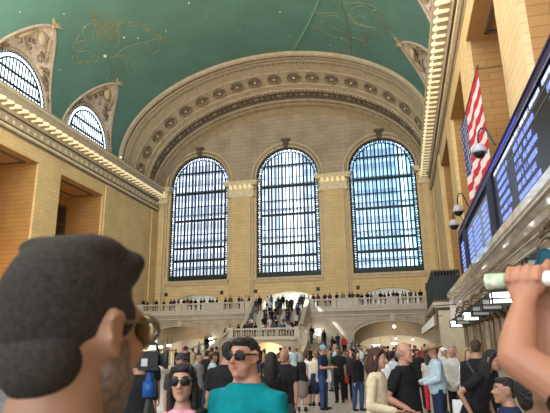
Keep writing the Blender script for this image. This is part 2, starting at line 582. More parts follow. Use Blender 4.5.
# --- end wall
WC = (-12.35, 0.0, 12.35)
HW = 4.19; ZS = 10.3; ZP = 23.57
wall_end = S(MB().box((-20, 0, ZS - .9), (20, .9, ZS - .0)).build('wall_end', M['stone']))
mb = MB()
for a, b in ((-20, WC[0] - HW), (WC[0] + HW, WC[1] - HW), (WC[1] + HW, WC[2] - HW), (WC[2] + HW, 20)):
    mb.box((a, 0, ZS), (b, .9, 23.2))
lows = [(c, 3.9) for c in WC]
def seg_wall(mb, y0, y1, z0, z1, x0, x1, holes, n=20):
    """a wall with segmental-arched holes: (centre, half width, spring height, crown height)"""
    x = x0
    for c, h, zs, zc in holes:
        mb.box((x, y0, z0), (c - h, y1, z1)); x = c + h
        def za(u): return zs + (zc - zs) * math.sqrt(max(0, 1 - u * u * .92)) if zc > zs else zs
        top = [(c + h * (2 * k / n - 1), zs + (zc - zs) * (math.sqrt(max(0, 1 - .96 * (2 * k / n - 1) ** 2)) - .2) / .8) for k in range(n + 1)]
        mb.grid([[(X, y0, z1) for X, _ in top], [(X, y0, Z) for X, Z in top], [(X, y1, Z) for X, Z in top], [(X, y1, z1) for X, _ in top]])
    mb.box((x, y0, z0), (x1, y1, z1))
seg_wall(mb, 0, .9, 6.0, ZS - .9, -20, 20, [(c, 3.5, 7.2, 8.5) for c in WC])
S(mb.build('wall_face', M['stone'], wall_end))
mb = MB()
top = lambda x: 21.3 + 13 * math.sqrt(max(0, 1 - (x / 19.6) ** 2))
xs = sorted(set([-19.0, 19.0] + [-19 + .5 * k for k in range(77)] + [c + HW * math.cos(PI * k / 32) for c in WC for k in range(33)]))
def zb(x):
    for c in WC:
        if abs(x - c) < HW - 1e-6: return ZP + HW * math.sqrt(1 - ((x - c) / HW) ** 2)
    return 23.2
prev = None
R0, R1 = [], []
for c0, c1 in zip(xs, xs[1:]):
    m_ = (c0 + c1) / 2
    inside = any(abs(m_ - c) < HW for c in WC)
    f = (lambda x: (ZP + HW * math.sqrt(max(0, 1 - (min(1, abs(x - min(WC, key=lambda q: abs(q - m_))) / HW)) ** 2)))) if inside else (lambda x: 23.2)
    mb.grid([[(c0, 0, top(c0)), (c1, 0, top(c1))], [(c0, 0, f(c0)), (c1, 0, f(c1))], [(c0, .9, f(c0)), (c1, .9, f(c1))]])
S(mb.build('tympanum', M['stone_up'], wall_end))
S(MB().box((-18.3, -.18, 23.15), (18.3, .0, 23.3)).build('string_course', M['stone_up'], wall_end)) if False else None
for i, c in enumerate(WC):
    # sill, archivolt and keystone
    sl = MB().box((c - HW - .3, -.35, ZS - .28), (c + HW + .3, .5, ZS)).box((c - HW - .2, -.2, ZS - .6), (c + HW + .2, 0, ZS - .28))
    S(sl.build('sill', M['stone_trim'], wall_end))
    for rr, w, mk in ((HW + .12, .12, 'stone_trim'), (HW + .62, .16, 'stone_trim'), (HW + .38, .1, 'stone_up')):
        S(MB().tube([(c + rr * math.cos(PI * k / 40), -.06, ZP + rr * math.sin(PI * k / 40)) for k in range(41)], w, 6).build('archivolt', M[mk], wall_end, True))
    kz = ZP + HW
    ks = MB().grid([[(c - w, y, z), (c + w, y, z), (c + w, 0, z), (c - w, 0, z)] for w, y, z in ((.3, -.25, kz), (.36, -.42, kz + .35), (.42, -.3, kz + .75), (.62, -.5, kz + .95), (.62, -.5, kz + 1.1))], True, True)
    S(ks.build('keystone', M['arch_dark'], wall_end))


def capital(x0, x1, n, mainw=True):
    """pilaster with its capital, a cornice block with glowing brackets"""
    o = S(MB().box((x0, -.42, 6.0), (x1, 0, 21.0)).build('pilaster', M['stone'], wall_end))
    S(MB().box((x0 - .32, -.2, 6.0), (x0, 0, 21.0)).box((x1, -.2, 6.0), (x1 + .32, 0, 21.0)).build('pilaster_return', M['stone_trim'], wall_end))
    cp = MB()
    for z0, z1, p in ((21.0, 21.12, .12), (21.12, 21.3, .28), (21.3, 21.42, .16), (21.42, 22.1, .1), (22.1, 22.3, .25), (22.62, 22.85, .6), (22.85, 23.05, .72), (23.05, 23.2, .8)):
        cp.box((x0 - .3 - p, -.42 - p, z0), (x1 + .3 + p, 0, z1))
    cp.box((x0 - .4, -.6, 22.3), (x1 + .4, 0, 22.62))
    S(cp.build('capital', M['cornice_lt'], wall_end))
    lm = MB()
    k = int((x1 - x0 + .8) / .62)
    for j in range(k):
        X = x0 - .35 + (x1 - x0 + .7) * (j + .5) / k
        lm.limb([(X, -.72, 22.30), (X + .02, -.95, 22.46), (X, -1.12, 22.52)], [.16, .21, .13], 8)
    S(lm.build('glowing_bracket_row', M['bracket_glow'], wall_end, True))  # glow put into the brackets to imitate lit dentils


for x0, x1 in ((-7.5, -4.85), (4.85, 7.5)):
    capital(x0, x1, 0)
capital(-17.9, -17.2, 0); capital(17.2, 17.9, 0)
for x in (-8.85, -4.3, 3.7, 8.6, -16.6, 16.7):
    S(MB().box((x - .22, -.03, 8.4), (x + .22, .02, 8.85)).build('vent', M['bronze'], wall_end))

# windows of the end wall
for i, c in enumerate(WC):
    o = S(empty('window_%d' % (i + 1), (c, .5, ZS)))
    T = Matrix.Translation((-c, -.5, -ZS))
    def put(mb, nm, m_, sm=False):
        mb.v = [tuple(T @ Vector(p)) for p in mb.v]
        return mb.build(nm, m_, o, sm)
    def arcx(r, n=40): return [(c + r * math.cos(PI * k / n), .5, ZP + r * math.sin(PI * k / n)) for k in range(n + 1)]
    fr = MB()
    for r, w in ((HW - .08, .1), (HW - .55, .07)):
        pts = [(c + r, .5, ZS)] + arcx(r) + [(c - r, .5, ZS)]
        fr.tube(pts, w, 6, ref=(0, 1, 0))
    fr.box((c - HW, .4, ZS), (c + HW, .65, ZS + .75))
    put(fr, 'window_frame', M['bronze'])
    rg = MB()
    P = [(c + sx * (HW - .32), ZS + 1.0 + .62 * k) for sx in (-1, 1) for k in range(20)] + [(c + (HW - .32) * math.cos(PI * k / 20), ZP + (HW - .32) * math.sin(PI * k / 20)) for k in range(21)]
    for X, Z in P:
        rg.tube([(X + .17 * math.cos(a), .5, Z + .17 * math.sin(a)) for a in [2 * PI * j / 8 for j in range(9)]], .075, 4, ref=(0, 1, 0))
    put(rg, 'ring_border', M['bronze'])
    br = MB()
    nb = 15
    for k in range(nb + 1):
        X = c - (HW - .55) + 2 * (HW - .55) * k / nb
        dz = math.sqrt(max(0, (HW - .55) ** 2 - (X - c) ** 2))
        w = .085 if k % 3 else .11
        br.box((X - w, .42, ZS + .7), (X + w, .58, ZP + dz))
    for z, w in ((ZP - 1.15, .16), (18.55, .15), (14.75, .15), (13.05, .17), (25.4, .1), (20.5, .05), (16.6, .05), (11.9, .05)):
        h = HW - .5 if z < ZP else math.sqrt((HW - .5) ** 2 - (z - ZP) ** 2)
        br.box((c - h, .4, z - w), (c + h, .62, z + w))
    put(br, 'bar_grid', M['bronze'])
    put(MB().grid([[(c + (HW - .3) * math.cos(PI * k / 20), .62, ZS) for k in range(21)], [(c + (HW - .3) * math.cos(PI * k / 20), .62, ZP + (HW - .3) * math.sin(PI * k / 20)) for k in range(21)]]), 'pane', M['glass' if i == 1 else ('glass_pale' if i == 0 else 'glass_blue')])
    # the glazed walkways between the inner and the outer skin
    wk = MB()
    for z in (12.3, 15.8, 19.6, 23.0, 25.8):
        wk.box((c - HW, 1.6, z), (c + HW, 2.6, z + .12)).box((c - HW, 1.6, z + 1.0), (c + HW, 1.66, z + 1.06))
    for k in range(9):
        X = c - HW + 2 * HW * k / 8
        wk.box((X - .05, 3.0, ZS), (X + .05, 3.1, 28))
    put(wk, 'walkway', M['walk'] if 'walk' in M else M.setdefault('walk', mat('walkway_glass_block', (.42, .48, .56), .5, noise=.3, nscale=1)))

# ================================================================ beyond the windows
for x, y, w, h, cc, lab in ((-26, 42, 26, 52, (.80, .80, .86), 'pale office tower seen through the left arched window'), (3, 60, 24, 75, (.60, .70, .88), 'blue glass office tower behind the middle arched window'), (28, 48, 22, 60, (.48, .70, .80), 'teal glass office tower behind the right arched window')):
    t = tag(empty('office_tower', (x, y, 0)), lab, 'building')
    bm_ = mat('tower_wall', cc, .6, noise=.2, nscale=.2)
    MB().box((-w / 2, 0, -.2), (w / 2, 14, h)).build('wall', bm_, t)
    wi = MB()
    for zz in range(1, int(h / 3.4)):
        wi.box((-w / 2 + .5, -.06, zz * 3.4), (w / 2 - .5, 0.01, zz * 3.4 + 1.5))
    wi.build('window_band', mat('tower_glass', tuple(c * .55 for c in cc), .15, noise=.3, nscale=.5), t)

# ================================================================ end gallery, its passages and the wall below
gal = S(MB().box((-18.3, -4.5, 5.55), (-3.0, 0.9, 6.0)).box((3.0, -4.5, 5.55), (18.3, 0.9, 6.0)).box((-3.0, -4.4, 5.55), (3.0, .9, 6.0)).build('trim_4', M['marble']))
fa = MB()
for x0, x1 in ((-18.3, -3.05), (3.05, 18.3)):
    fa.grid([[(x, y, z) for y, z in ((-4.3, 5.0), (-4.5, 5.05), (-4.5, 5.2), (-4.62, 5.25), (-4.75, 5.45), (-4.95, 5.55), (-4.95, 5.75), (-4.8, 5.85), (-4.8, 6.0))] for x in (x0, x1)])
S(fa.build('fascia', M['marble_rail'], gal))
# passages behind the low arches of the end wall
pr = MB()
for c in WC:
    pr.box((c - 4.2, 6.5, 6.0), (c + 4.2, 6.8, 9.2)).box((c - 4.4, .9, 6.0), (c - 4.2, 6.8, 9.2)).box((c + 4.2, .9, 6.0), (c + 4.4, 6.8, 9.2)).box((c - 4.4, .9, 9.2), (c + 4.4, 6.8, 9.35)).box((c - 4.4, .9, 5.8), (c + 4.4, 6.8, 6.0))
S(pr.build('passage', M['white'], wall_end))
for c, e in ((WC[0], 150), (WC[1], 300), (WC[2], 150)):
    area('passage_light', (c, 3.4, 9.1), (6, 3.5), e, (.93, .98, 1.0))


def globe(x, y, z, r, label, stem=.5, lit='globe'):
    t = tag(empty('globe_lamp', (x, y, z)), label, 'lamp', None)
    MB().ell((0, 0, 0), (r, r, r), seg=12).build('globe', M[lit], t, True)
    MB().tube([(0, 0, r * .9), (0, 0, r + stem)], .03, 6).ell((0, 0, r + .02), (r * .4, r * .4, .06), seg=8).build('stem', M['bronze_lt'], t, True)
    return t
globe(-.4, 2.6, 7.9, .42, 'large white globe lamp glowing in the middle passage arch behind the stair top', .9)
globe(15.9, .6, 7.4, .18, 'small round lamp at the right end of the right passage arch', .9)

low = MB()
seg_wall(low, -4.3, -3.5, 0, 5.3, -18.3, 18.3, [(-12.6, 4.3, 3.0, 4.35), (12.5, 4.3, 3.0, 4.45)])
lw = S(low.build('wall_gallery', M['marble']))
tr = MB()
for c, kz in ((-12.6, 4.35), (12.5, 4.45)):
    for rr in (0, .28):
        tr.tube([(c + (4.3 + rr) * (2 * k / 30 - 1), -4.34, 3.0 + rr + (kz - 3.0) * (math.sqrt(max(0, 1 - .96 * (2 * k / 30 - 1) ** 2)) - .2) / .8) for k in range(31)], .06, 5)
    tr.box((c - .22, -4.5, kz - .1), (c + .22, -4.3, kz + .62))
S(tr.build('arch_trim', M['marble_rail'], lw))
# cut letters over the arches (too worn and small in the photograph to read)
ltr = MB()
rnd = random.Random(3)
for c, kz in ((-12.6, 4.35), (12.5, 4.45)):
    for side in (-1, 1):
        for k in range(15):
            if k in (6, 11): continue
            u = side * (.12 + .052 * k)
            x = c + 4.3 * u
            z = 3.42 + (kz - 3.0) * (math.sqrt(1 - .96 * u * u) - .2) / .8
            ltr.box((x - .06, -4.33, z - .1), (x + .0, -4.29, z + .1)).box((x, -4.33, z + rnd.choice((-.1, 0, .06))), (x + .07, -4.29, z + rnd.choice((-.04, .1))))
S(ltr.build('cut_lettering', M['arch_orn'], lw))
# second wall deeper under the gallery, then lit halls
low = MB()
seg_wall(low, 1.5, 2.0, 0, 5.3, -18.3, 18.3, [(-12.6, 4.1, 2.1, 2.95), (12.5, 4.1, 2.1, 2.95)])
l2 = S(low.build('wall_passage', M['marble']))
rr = MB()
for c in (-12.6, 12.5):
    rr.box((c - 5, 8.6, 0), (c + 5, 9, 4)).box((c - 5, 2, 3.6), (c + 5, 9, 3.8)).box((c - 5.1, 2, 0), (c - 5, 9, 3.8)).box((c + 5, 2, 0), (c + 5.1, 9, 3.8))
S(rr.build('lit_hall', M['white'], l2))
S(MB().box((-18.3, -3.5, 5.2), (18.3, 2, 5.3)).build('soffit', M['marble'], l2))
for c in (-12.6, 12.5):
    area('hall_under_gallery', (c, 5.5, 3.5), (7, 4), 250, (1.0, .82, .56))
    area('vault_under_gallery', (c, -1, 5.1), (3, 2), 120, (1.0, .8, .52))
globe(12.6, -2.0, 3.85, .16, 'small bright ceiling lamp under the arch right of the stairs', 1.2, 'globe')
globe(12.6, 4.0, 2.6, .13, 'small ceiling lamp deep inside the passage right of the stairs', .85, 'lamp')
globe(14.6, 3.0, 2.45, .12, 'small ceiling lamp at the right of the deep passage', .95, 'lamp')
globe(-8.35, -4.9, 2.55, .38, 'white globe lamp on the wall beside the left stair flight', .3)
globe(4.3, -4.9, 3.3, .36, 'white globe lamp on the wall behind the right stair flight', .3)


def lit_sign(x, y, z, w, h, label, col=(1, .97, .9)):
    t = tag(empty('lit_sign', (x, y, z)), label, 'sign')
    m = M.setdefault('sign_white', mat('sign_white', (1, 1, 1), .5, emit=(1, .97, .9), estr=1.6))
    MB().box((-w / 2, 0, -h / 2), (w / 2, .12, h / 2)).build('housing', M['bronze'], t)
    MB().box((-w / 2 + .05, -.02, -h / 2 + .05), (w / 2 - .05, 0.01, h / 2 - .05)).build('lit_face', m, t)
    for hx in (-w / 2 + .1, w / 2 - .13): MB().box((hx, .05, h / 2), (hx + .03, .1, h / 2 + .7)).build('hanger', M['bronze'], t)
for px, py, w, nm in ((148, 346, 1.7, 'leftmost'), (160, 347, .95, 'second from the left'), (169, 345.5, .75, 'third from the left')):
    p = at(px, py, Y=-1.6)
    lit_sign(p.x, p.y, p.z, w, .42, 'white lit sign hanging under the left arch, ' + nm)
for px, py, w, nm in ((376, 345.5, 1.4, 'left of the curly-topped arch lamp'), (394, 343.5, .9, 'above the bald man')):
    p = at(px, py, Y=3.0)
    lit_sign(p.x, p.y, p.z, w, .35, 'white lit sign in the passage right of the stairs, ' + ('the left one' if px < 380 else 'the right one'))


sb_ = bpy.data.lights.new('sunbeam', 'SPOT'); sb_.energy = 130000; sb_.color = (.86, .95, 1.0); sb_.spot_size = math.radians(5.0); sb_.spot_blend = .7; sb_.shadow_soft_size = .05
so_ = bpy.data.objects.new('sunbeam', sb_); COL.objects.link(so_)
so_.location = (-11, -13, 19.5)
so_.rotation_euler = (Vector((5.0, -4.4, 4.4)) - Vector((-11, -13, 19.5))).to_track_quat('-Z', 'Y').to_euler()

# --- balustrades
bal_me = MB().lathe([(.07, 0), (.07, .05), (.04, .08), (.085, .22), (.09, .3), (.045, .5), (.04, .56), (.07, .6), (.07, .66)], seg=8).fixn('baluster', True)
bal_me.materials.append(M['marble_rail'])


def balustrade(pts, label, h=1.0, step=.34, group=None, solid=()):
    """posts, rails and turned balusters along a polyline (points carry their own height)"""
    t = tag(empty('balustrade', pts[0]), label, 'balustrade', group)
    o0 = Vector(pts[0])
    P = [Vector(p) - o0 for p in pts]
    w = .17
    def rail(z0, z1, ww, nm):
        rows = []
        for i, p in enumerate(P):
            d = (P[min(i + 1, len(P) - 1)] - P[max(i - 1, 0)]); d.z = 0; d.normalize()
            n = Vector((-d.y, d.x, 0)) * ww
            rows.append([p - n + Vector((0, 0, z0)), p + n + Vector((0, 0, z0)), p + n + Vector((0, 0, z1)), p - n + Vector((0, 0, z1))])
        MB().grid(rows, True, True).build(nm, M['marble_rail'], t)
    rail(0.01, .18, .2, 'base_rail'); rail(h - .16, h, .22, 'top_rail')
    for p in (P[0], P[-1]):
        MB().box((p.x - .26, p.y - .26, p.z), (p.x + .26, p.y + .26, p.z + h + .05)).build('post', M['marble_rail'], t)
    L = [0]
    for a, b in zip(P, P[1:]): L.append(L[-1] + (b - a).length)
    n = max(2, int(L[-1] / step)); 
    for k in range(1, n):
        s_ = L[-1] * k / n
        i = max(j for j in range(len(L) - 1) if L[j] <= s_)
        p = P[i].lerp(P[i + 1], (s_ - L[i]) / (L[i + 1] - L[i]))
        b = link('baluster', bal_me, parent=t); b.location = p + Vector((0, 0, .18))
    return t


GR = 'stone balustrades of the end gallery'
for x0, x1, lab in ((-17.6, -12.6, 'stone balustrade of the gallery at its far left, above the left arch'), (-11.8, -9.4, 'short stone balustrade of the gallery left of a solid panel'), (-7.2, -4.6, 'short stone balustrade of the gallery just left of the central stairs'),
                    (3.6, 6.2, 'short stone balustrade of the gallery just right of the central stairs'), (8.7, 12.4, 'stone balustrade of the gallery right of the solid panel'), (12.9, 16.4, 'stone balustrade of the gallery at its far right, beside the dark slatted enclosure')):
    balustrade([(x0, -4.6, 6.0), (x1, -4.6, 6.0)], lab, .95, .27)
pn = MB()
for x0, x1 in ((-18.3, -17.9), (-12.3, -12.1), (-9.1, -7.5), (-4.3, -3.1), (3.1, 3.3), (6.5, 8.4), (16.7, 18.3)):
    pn.box((x0, -4.8, 6.0), (x1, -4.4, 6.9)).box((x0 - .03, -4.86, 6.85), (x1 + .03, -4.34, 6.98))
S(pn.build('parapet_panel', M['marble_rail'], gal))

# --- the grand stairs
st = tag(empty('staircase', (0, -8, 0)), 'grand marble staircase in the centre rising to the end gallery, crowded with people', 'staircase')
def loc(mb, nm, m_, sm=False):
    mb.v = [(x, y + 8, z) for x, y, z in mb.v]
    return mb.build(nm, m_, st, sm)
N1 = 17
f = MB()
ZL = 2.6
for k in range(N1):
    z = ZL + (6.0 - ZL) * (k + 1) / N1
    y = -9.6 + 5.1 * k / N1
    f.box((-3.0, y, 2.4), (3.0, -4.4 if k == N1 - 1 else y + 5.1 / N1, z))
loc(f, 'upper_steps', M['marble_rail'])
for s in (-1, 1):
    ck = MB().grid([[(s * 3.0, -9.6, 0), (s * 3.35, -9.6, 0), (s * 3.35, -9.6, ZL + .5), (s * 3.0, -9.6, ZL + .5)], [(s * 3.0, -4.4, 0), (s * 3.35, -4.4, 0), (s * 3.35, -4.4, 6.6), (s * 3.0, -4.4, 6.6)]], True, True)
    loc(ck, 'stringer_wall', M['marble'])
# landing with its bowed front wall and a low arch
ld = MB()
xs_ = [-3.4 + 6.8 * k / 24 for k in range(25)]
yf = lambda x: -12.3 - .5 * (1 - (x / 3.4) ** 2)
ld.grid([[(x, -9.5, ZL), (x, yf(x), ZL), (x, yf(x), ZL - .3)] for x in xs_])
def zarch(x):
    u = (x - .4) / 2.1
    return 0.9 + 1.3 * math.sqrt(1 - u * u) if abs(u) < 1 else 0
xs2 = sorted(set(xs_ + [.4 - 2.1, .4 + 2.1] + [.4 + 2.1 * math.cos(PI * k / 16) for k in range(17)]))
for a, b in zip(xs2, xs2[1:]):
    m_ = (a + b) / 2
    ins = abs((m_ - .4) / 2.1) < 1
    za, zb_ = (max(.9, zarch(a)), max(.9, zarch(b))) if ins else (0, 0)
    ld.grid([[(a, yf(a), ZL), (b, yf(b), ZL)], [(a, yf(a), za), (b, yf(b), zb_)], [(a, yf(a) + .5, za), (b, yf(b) + .5, zb_)]])
loc(ld, 'landing', M['marble'])
rm = MB().box((-1.7, -10, 0), (2.5, -9.8, 2.6)).box((-1.8, -12.2, 2.3), (2.6, -9.8, 2.4)).box((-1.75, -12.3, 0), (-1.65, -9.8, 2.4)).box((2.45, -12.3, 0), (2.55, -9.8, 2.4))
loc(rm, 'niche', M['white'])
point('niche_light', (.4, -11.3, 1.9), 120, (1.0, .62, .3), .2)
cm = MB().tube([(x, yf(x) - .06, ZL - .1) for x in xs_], .12, 6)
loc(cm, 'landing_moulding', M['marble_rail'])


def bez(P, t):
    P = [Vector(p) for p in P]
    while len(P) > 1: P = [a.lerp(b, t) for a, b in zip(P, P[1:])]
    return P[0]


def flight(F, B, nm, n=18):
    mb = MB()
    for k in range(n):
        t0, t1 = k / n, (k + 1) / n
        z = ZL * (1 - (k + 1) / (n + 0))
        z = max(z, 0.0) + .0
        if z < .02: continue
        a, b, c, d = bez(F, t0), bez(F, t1), bez(B, t1), bez(B, t0)
        mb.add([(a.x, a.y, 0), (b.x, b.y, 0), (c.x, c.y, 0), (d.x, d.y, 0), (a.x, a.y, z), (b.x, b.y, z), (c.x, c.y, z), (d.x, d.y, z)], [(0, 1, 2, 3), (4, 5, 6, 7), (0, 1, 5, 4), (1, 2, 6, 5), (2, 3, 7, 6), (3, 0, 4, 7)])
    loc(mb, nm, M['marble_rail'])
    wl = MB()
    rows = [[(bez(F, t).x, bez(F, t).y, 0), (bez(F, t).x, bez(F, t).y, ZL * (1 - t) + .12)] for t in [k / 20 for k in range(21)]]
    wl.grid(rows)
    wl2 = [[Vector(p) + Vector((0, -.3, 0)) for p in r] for r in rows]
    wl.grid(wl2).grid([[r[1] for r in rows], [r[1] for r in wl2]])
    loc(wl, 'stair_side_wall', M['marble'])


FL = [(-3.4, -12.3, 0), (-4.6, -13.2, 0), (-4.4, -14.2, 0), (-5.6, -15.2, 0)]
BL = [(-3.4, -9.4, 0), (-6.5, -9.0, 0), (-9, -8.2, 0), (-12.0, -7.8, 0)]
FR = [(3.4, -12.3, 0), (4.8, -13.0, 0), (4.5, -14.3, 0), (4.2, -15.2, 0)]
BR = [(3.4, -9.4, 0), (6.5, -9.0, 0), (9, -8.2, 0), (11.6, -7.8, 0)]
flight(FL, BL, 'left_flight'); flight(FR, BR, 'right_flight')
def railpts(C, n=10, dy=0): return [(bez(C, k / n).x, bez(C, k / n).y + dy, ZL * (1 - k / n) + .1) for k in range(n + 1)]
balustrade([(x, yf(x) + .1, ZL) for x in xs_[::3]], 'curved stone balustrade along the front of the stair landing', 1.0, .27)
balustrade(railpts(FL, dy=-.1), 'stone balustrade sloping down the front of the left stair flight', .95, .4)
balustrade(railpts(BL), 'stone balustrade sloping down the back of the left stair flight', .95, .5)
balustrade(railpts(FR, dy=-.1), 'curving stone balustrade down the front of the right stair flight', .95, .4)
balustrade(railpts(BR), 'stone balustrade sloping down the back of the right stair flight', .95, .5)
for s, lab in ((-1, 'sloping stone balustrade left of the upper stairs'), (1, 'sloping stone balustrade right of the upper stairs')):
    balustrade([(s * 3.18, -9.5, ZL + .45), (s * 3.18, -4.7, 6.4)], lab, .75, .4)

# --- dark slatted enclosure on a stone shelf at the right end
en = tag(empty('slatted_enclosure', (17, -14, 5)), 'dark slatted metal enclosure at the right end of the gallery', 'enclosure')
e = MB()
for k in range(9):
    X = 16.35 + 1.9 * k / 8
    e.box((X - .06 - 17, -20.05 + 14, 0.2), (X + .06 - 17, -19.9 + 14, 2.5))
for k in range(24):
    Y = -20 + 14 * k / 24
    e.box((16.2 - 17, Y + 14 - .07, .2), (16.32 - 17, Y + 14 + .07, 2.5))
e.build('slats', M['bronze'], en)
MB().box((-.75, -5.9, .1), (1.3, 8, .2)).box((-.6, -5.8, .2), (1.25, 7.8, 2.2)).build('inner_panel', mat('blue_grey_panel', (.05, .065, .085), .35, noise=.4, nscale=2), en)
MB().box((-.85, -6.1, 2.5), (1.3, 8, 2.62)).box((-.85, -6.1, 0.0), (1.3, 8, .2)).build('frame', M['bronze_lt'], en)
S(MB().box((16.0, -20.6, 4.6), (18.3, -4.96, 5.0)).box((16.4, -20.2, 0), (18.3, -19.2, 4.4)).build('trim_5', M['marble_rail']))

# ================================================================ ticket front, right
TX = 16.3
TY0, TY1 = -64.5, -31.0
tk = tag(empty('ticket_counter', (17.2, TY1, 0)), 'long marble ticket-window front with a polished cornice along the right wall', 'ticket counter')
def tl(mb, nm, m_, sm=False):
    mb.v = [(x - 17.2, y - TY1, z) for x, y, z in mb.v]
    return mb.build(nm, m_, tk, sm)
M['polished'] = mat('polished_brown_marble', (.44, .35, .265), .16, spec=.6, noise=.35, nscale=1.1, coat=.4)
M['polished_lt'] = mat('polished_grey_marble', (.66, .62, .56), .12, spec=.6, noise=.3, nscale=1.4, coat=.5)
ent = [(TX, 4.62, 'polished_lt'), (TX, 4.50, 'polished_lt'), (TX + .06, 4.44, 'polished'), (TX + .1, 4.38, 'polished_lt'), (TX + .22, 4.30, 'polished'), (TX + .26, 4.15, 'polished'), (TX + .36, 4.10, 'polished'), (TX + .40, 3.98, 'polished_lt'),
       (TX + .44, 3.94, 'polished'), (TX + .50, 3.78, 'polished'), (TX + .54, 3.74, 'polished_lt'), (TX + .56, 3.20, 'polished_lt'), (TX + .56, 3.1, 'polished')]
for mk in ('polished', 'polished_lt'):
    mb = MB()
    for (a, z0, m0), (b, z1, _) in zip(ent, ent[1:]):
        if m0 == mk: mb.grid([[(a, TY0, z0), (b, TY0, z1)], [(a, TY1, z0), (b, TY1, z1)]])
    if mk == 'polished_lt':
        mb.box((TX, TY0, 4.62), (18.2, TY1, 4.7)).box((TX + .1, TY1, 3.1), (18.2, TY1 + .1, 4.66))
    tl(mb, 'entablature' if mk == 'polished_lt' else 'cornice_moulding', M[mk])
gl = MB()
for z, x in ((4.40, TX + .02), (4.04, TX + .33), (3.86, TX + .44)):
    gl.tube([(x, TY0, z), (x, TY1, z)], .022, 6)
tl(gl, 'bead_moulding', M['polished_lt'], True)
tl(MB().box((17.3, TY0, 0), (18.2, TY1, 3.1)).box((TX + .56, TY0, 3.0), (17.4, TY1, 3.12)), 'back_wall', M['marble'])
tl(MB().box((16.55, TY0, 1.02), (17.4, TY1, 1.12)).box((16.9, TY0, 0), (17.3, TY1, 1.02)), 'counter_shelf', M['polished_lt'])
M['scroll'] = mat('brown_bronze_scroll', (.17, .115, .075), .4, metal=.4, noise=.5, nscale=9, wpos=False)
M['pilm'] = mat('column_marble', (.34, .27, .20), .25, noise=.3, nscale=3)
M['pilm2'] = mat('column_marble_dark', (.22, .165, .12), .25, noise=.3, nscale=3)
k = 0
y = TY1 - .5
while y > -58:
    for dy in (0, .42):
        cl = MB().lathe([(.13, 1.12), (.13, 1.25), (.085, 1.3), (.09, 2.0), (.08, 2.75), (.12, 2.85), (.15, 3.0)], (17.08, y - dy, 0), 14)
        tl(cl, 'column', M['pilm'] if k % 2 else M['pilm2'], True)
    gr = MB()
    for j in range(7):
        gr.box((17.22, y - .85 - j * .2, 1.12), (17.26, y - .88 - j * .2, 2.7))
    for z in (1.9, 2.65): gr.box((17.2, y - .75, z), (17.27, y - 2.15, z + .06))
    tl(gr, 'window_grille', M['bronze_lt'])
    y -= 2.7; k += 1
y = TY1 - 1.0
while y > -60:
    cb_ = MB().tube([(16.62, y, 3.2), (16.66, y, 2.98), (16.82, y, 2.9), (16.95, y, 2.75), (17.1, y, 2.72), (17.15, y, 2.85), (17.05, y, 2.92)], [.07, .09, .10, .09, .07, .06, .04], 8)
    cb_.ell((16.66, y, 3.02), (.09, .16, .12), seg=8).ell((16.9, y, 2.86), (.1, .14, .08), seg=8)
    tl(cb_, 'scroll_console', M['scroll'], True)
    y -= 1.35
# bracket lamps under the cornice
M['scroll'] = M.get('scroll') or mat('brown_bronze_scroll', (.17, .115, .075), .4, metal=.4, noise=.5, nscale=9, wpos=False)
def sign_lamp(px, py, lit, label, X=16.15):
    p = at(px, py, X=X)
    t = tag(empty('ticket_lamp', p), label, 'lamp', None)
    w, h, d = .27, .155, .18
    fr = MB()
    for sx in (-1, 1):
        for sy in (-1, 1):
            fr.box((sx * w - .02, sy * d - .02, -h), (sx * w + .02, sy * d + .02, h))
    for z in (-h, -.02, h):
        fr.box((-w - .02, -d - .02, z - .022), (w + .02, -d + .02, z + .022)).box((-w - .02, d - .02, z - .022), (w + .02, d + .02, z + .022))
        fr.box((-w - .02, -d, z - .022), (-w + .02, d, z + .022)).box((w - .02, -d, z - .022), (w + .02, d, z + .022))
    fr.grid([[(-w, -d, h), (w, -d, h), (w, d, h), (-w, d, h)], [(-.1, -.07, h + .13), (.1, -.07, h + .13), (.1, .07, h + .13), (-.1, .07, h + .13)]], True, True)
    fr.build('frame', M['bronze'], t)
    m = M.setdefault('panel_lit', mat('lit_lamp_glass', (1, 1, 1), .4, emit=(1, .97, .93), estr=4.5)) if lit else M.setdefault('panel_dim', mat('unlit_lamp_glass', (.36, .33, .30), .3, noise=.1))
    MB().box((-w + .01, -d + .01, -h + .01), (w - .01, d - .01, h - .01)).build('glass_panel', m, t)
    br = MB().tube([(0, 0, h + .1), (0, 0, h + .28), (.12, 0, h + .4), (.34, 0, h + .42), (TX + .56 - p.x, 0, h + .62)], .035, 7)
    br.tube([(.05, 0, h + .42 + .0), (.2, .02, h + .55), (.36, 0, h + .5), (.33, 0, h + .36), (.22, 0, h + .38)], .045, 7)
    br.ell((.42, 0, h + .5), (.10, .05, .06), seg=8).tube([(.1, 0, h + .45), (.12, 0, h + .6), (.25, 0, h + .68), (.38, 0, h + .6)], .05, 7)
    br.build('bracket', M['scroll'], t, True)
    return t
sign_lamp(502, 298, True, 'nearest lit white lamp box under the ticket cornice, beside the raised forearm')
sign_lamp(491, 304.5, False, 'unlit black-framed lamp box nearest to the raised hand')
sign_lamp(480, 311, False, 'unlit black-framed lamp box above the dark-haired man in black')
sign_lamp(470.5, 316.5, True, 'glowing lamp box between the unlit ones and the far lamps')
sign_lamp(462.5, 320.5, False, 'small unlit lamp box between two glowing ones')
sign_lamp(456, 324, True, 'farthest glowing lamp box under the ticket cornice')
sign_lamp(541, 268, False, 'black-framed lamp box behind the dark blue phone')
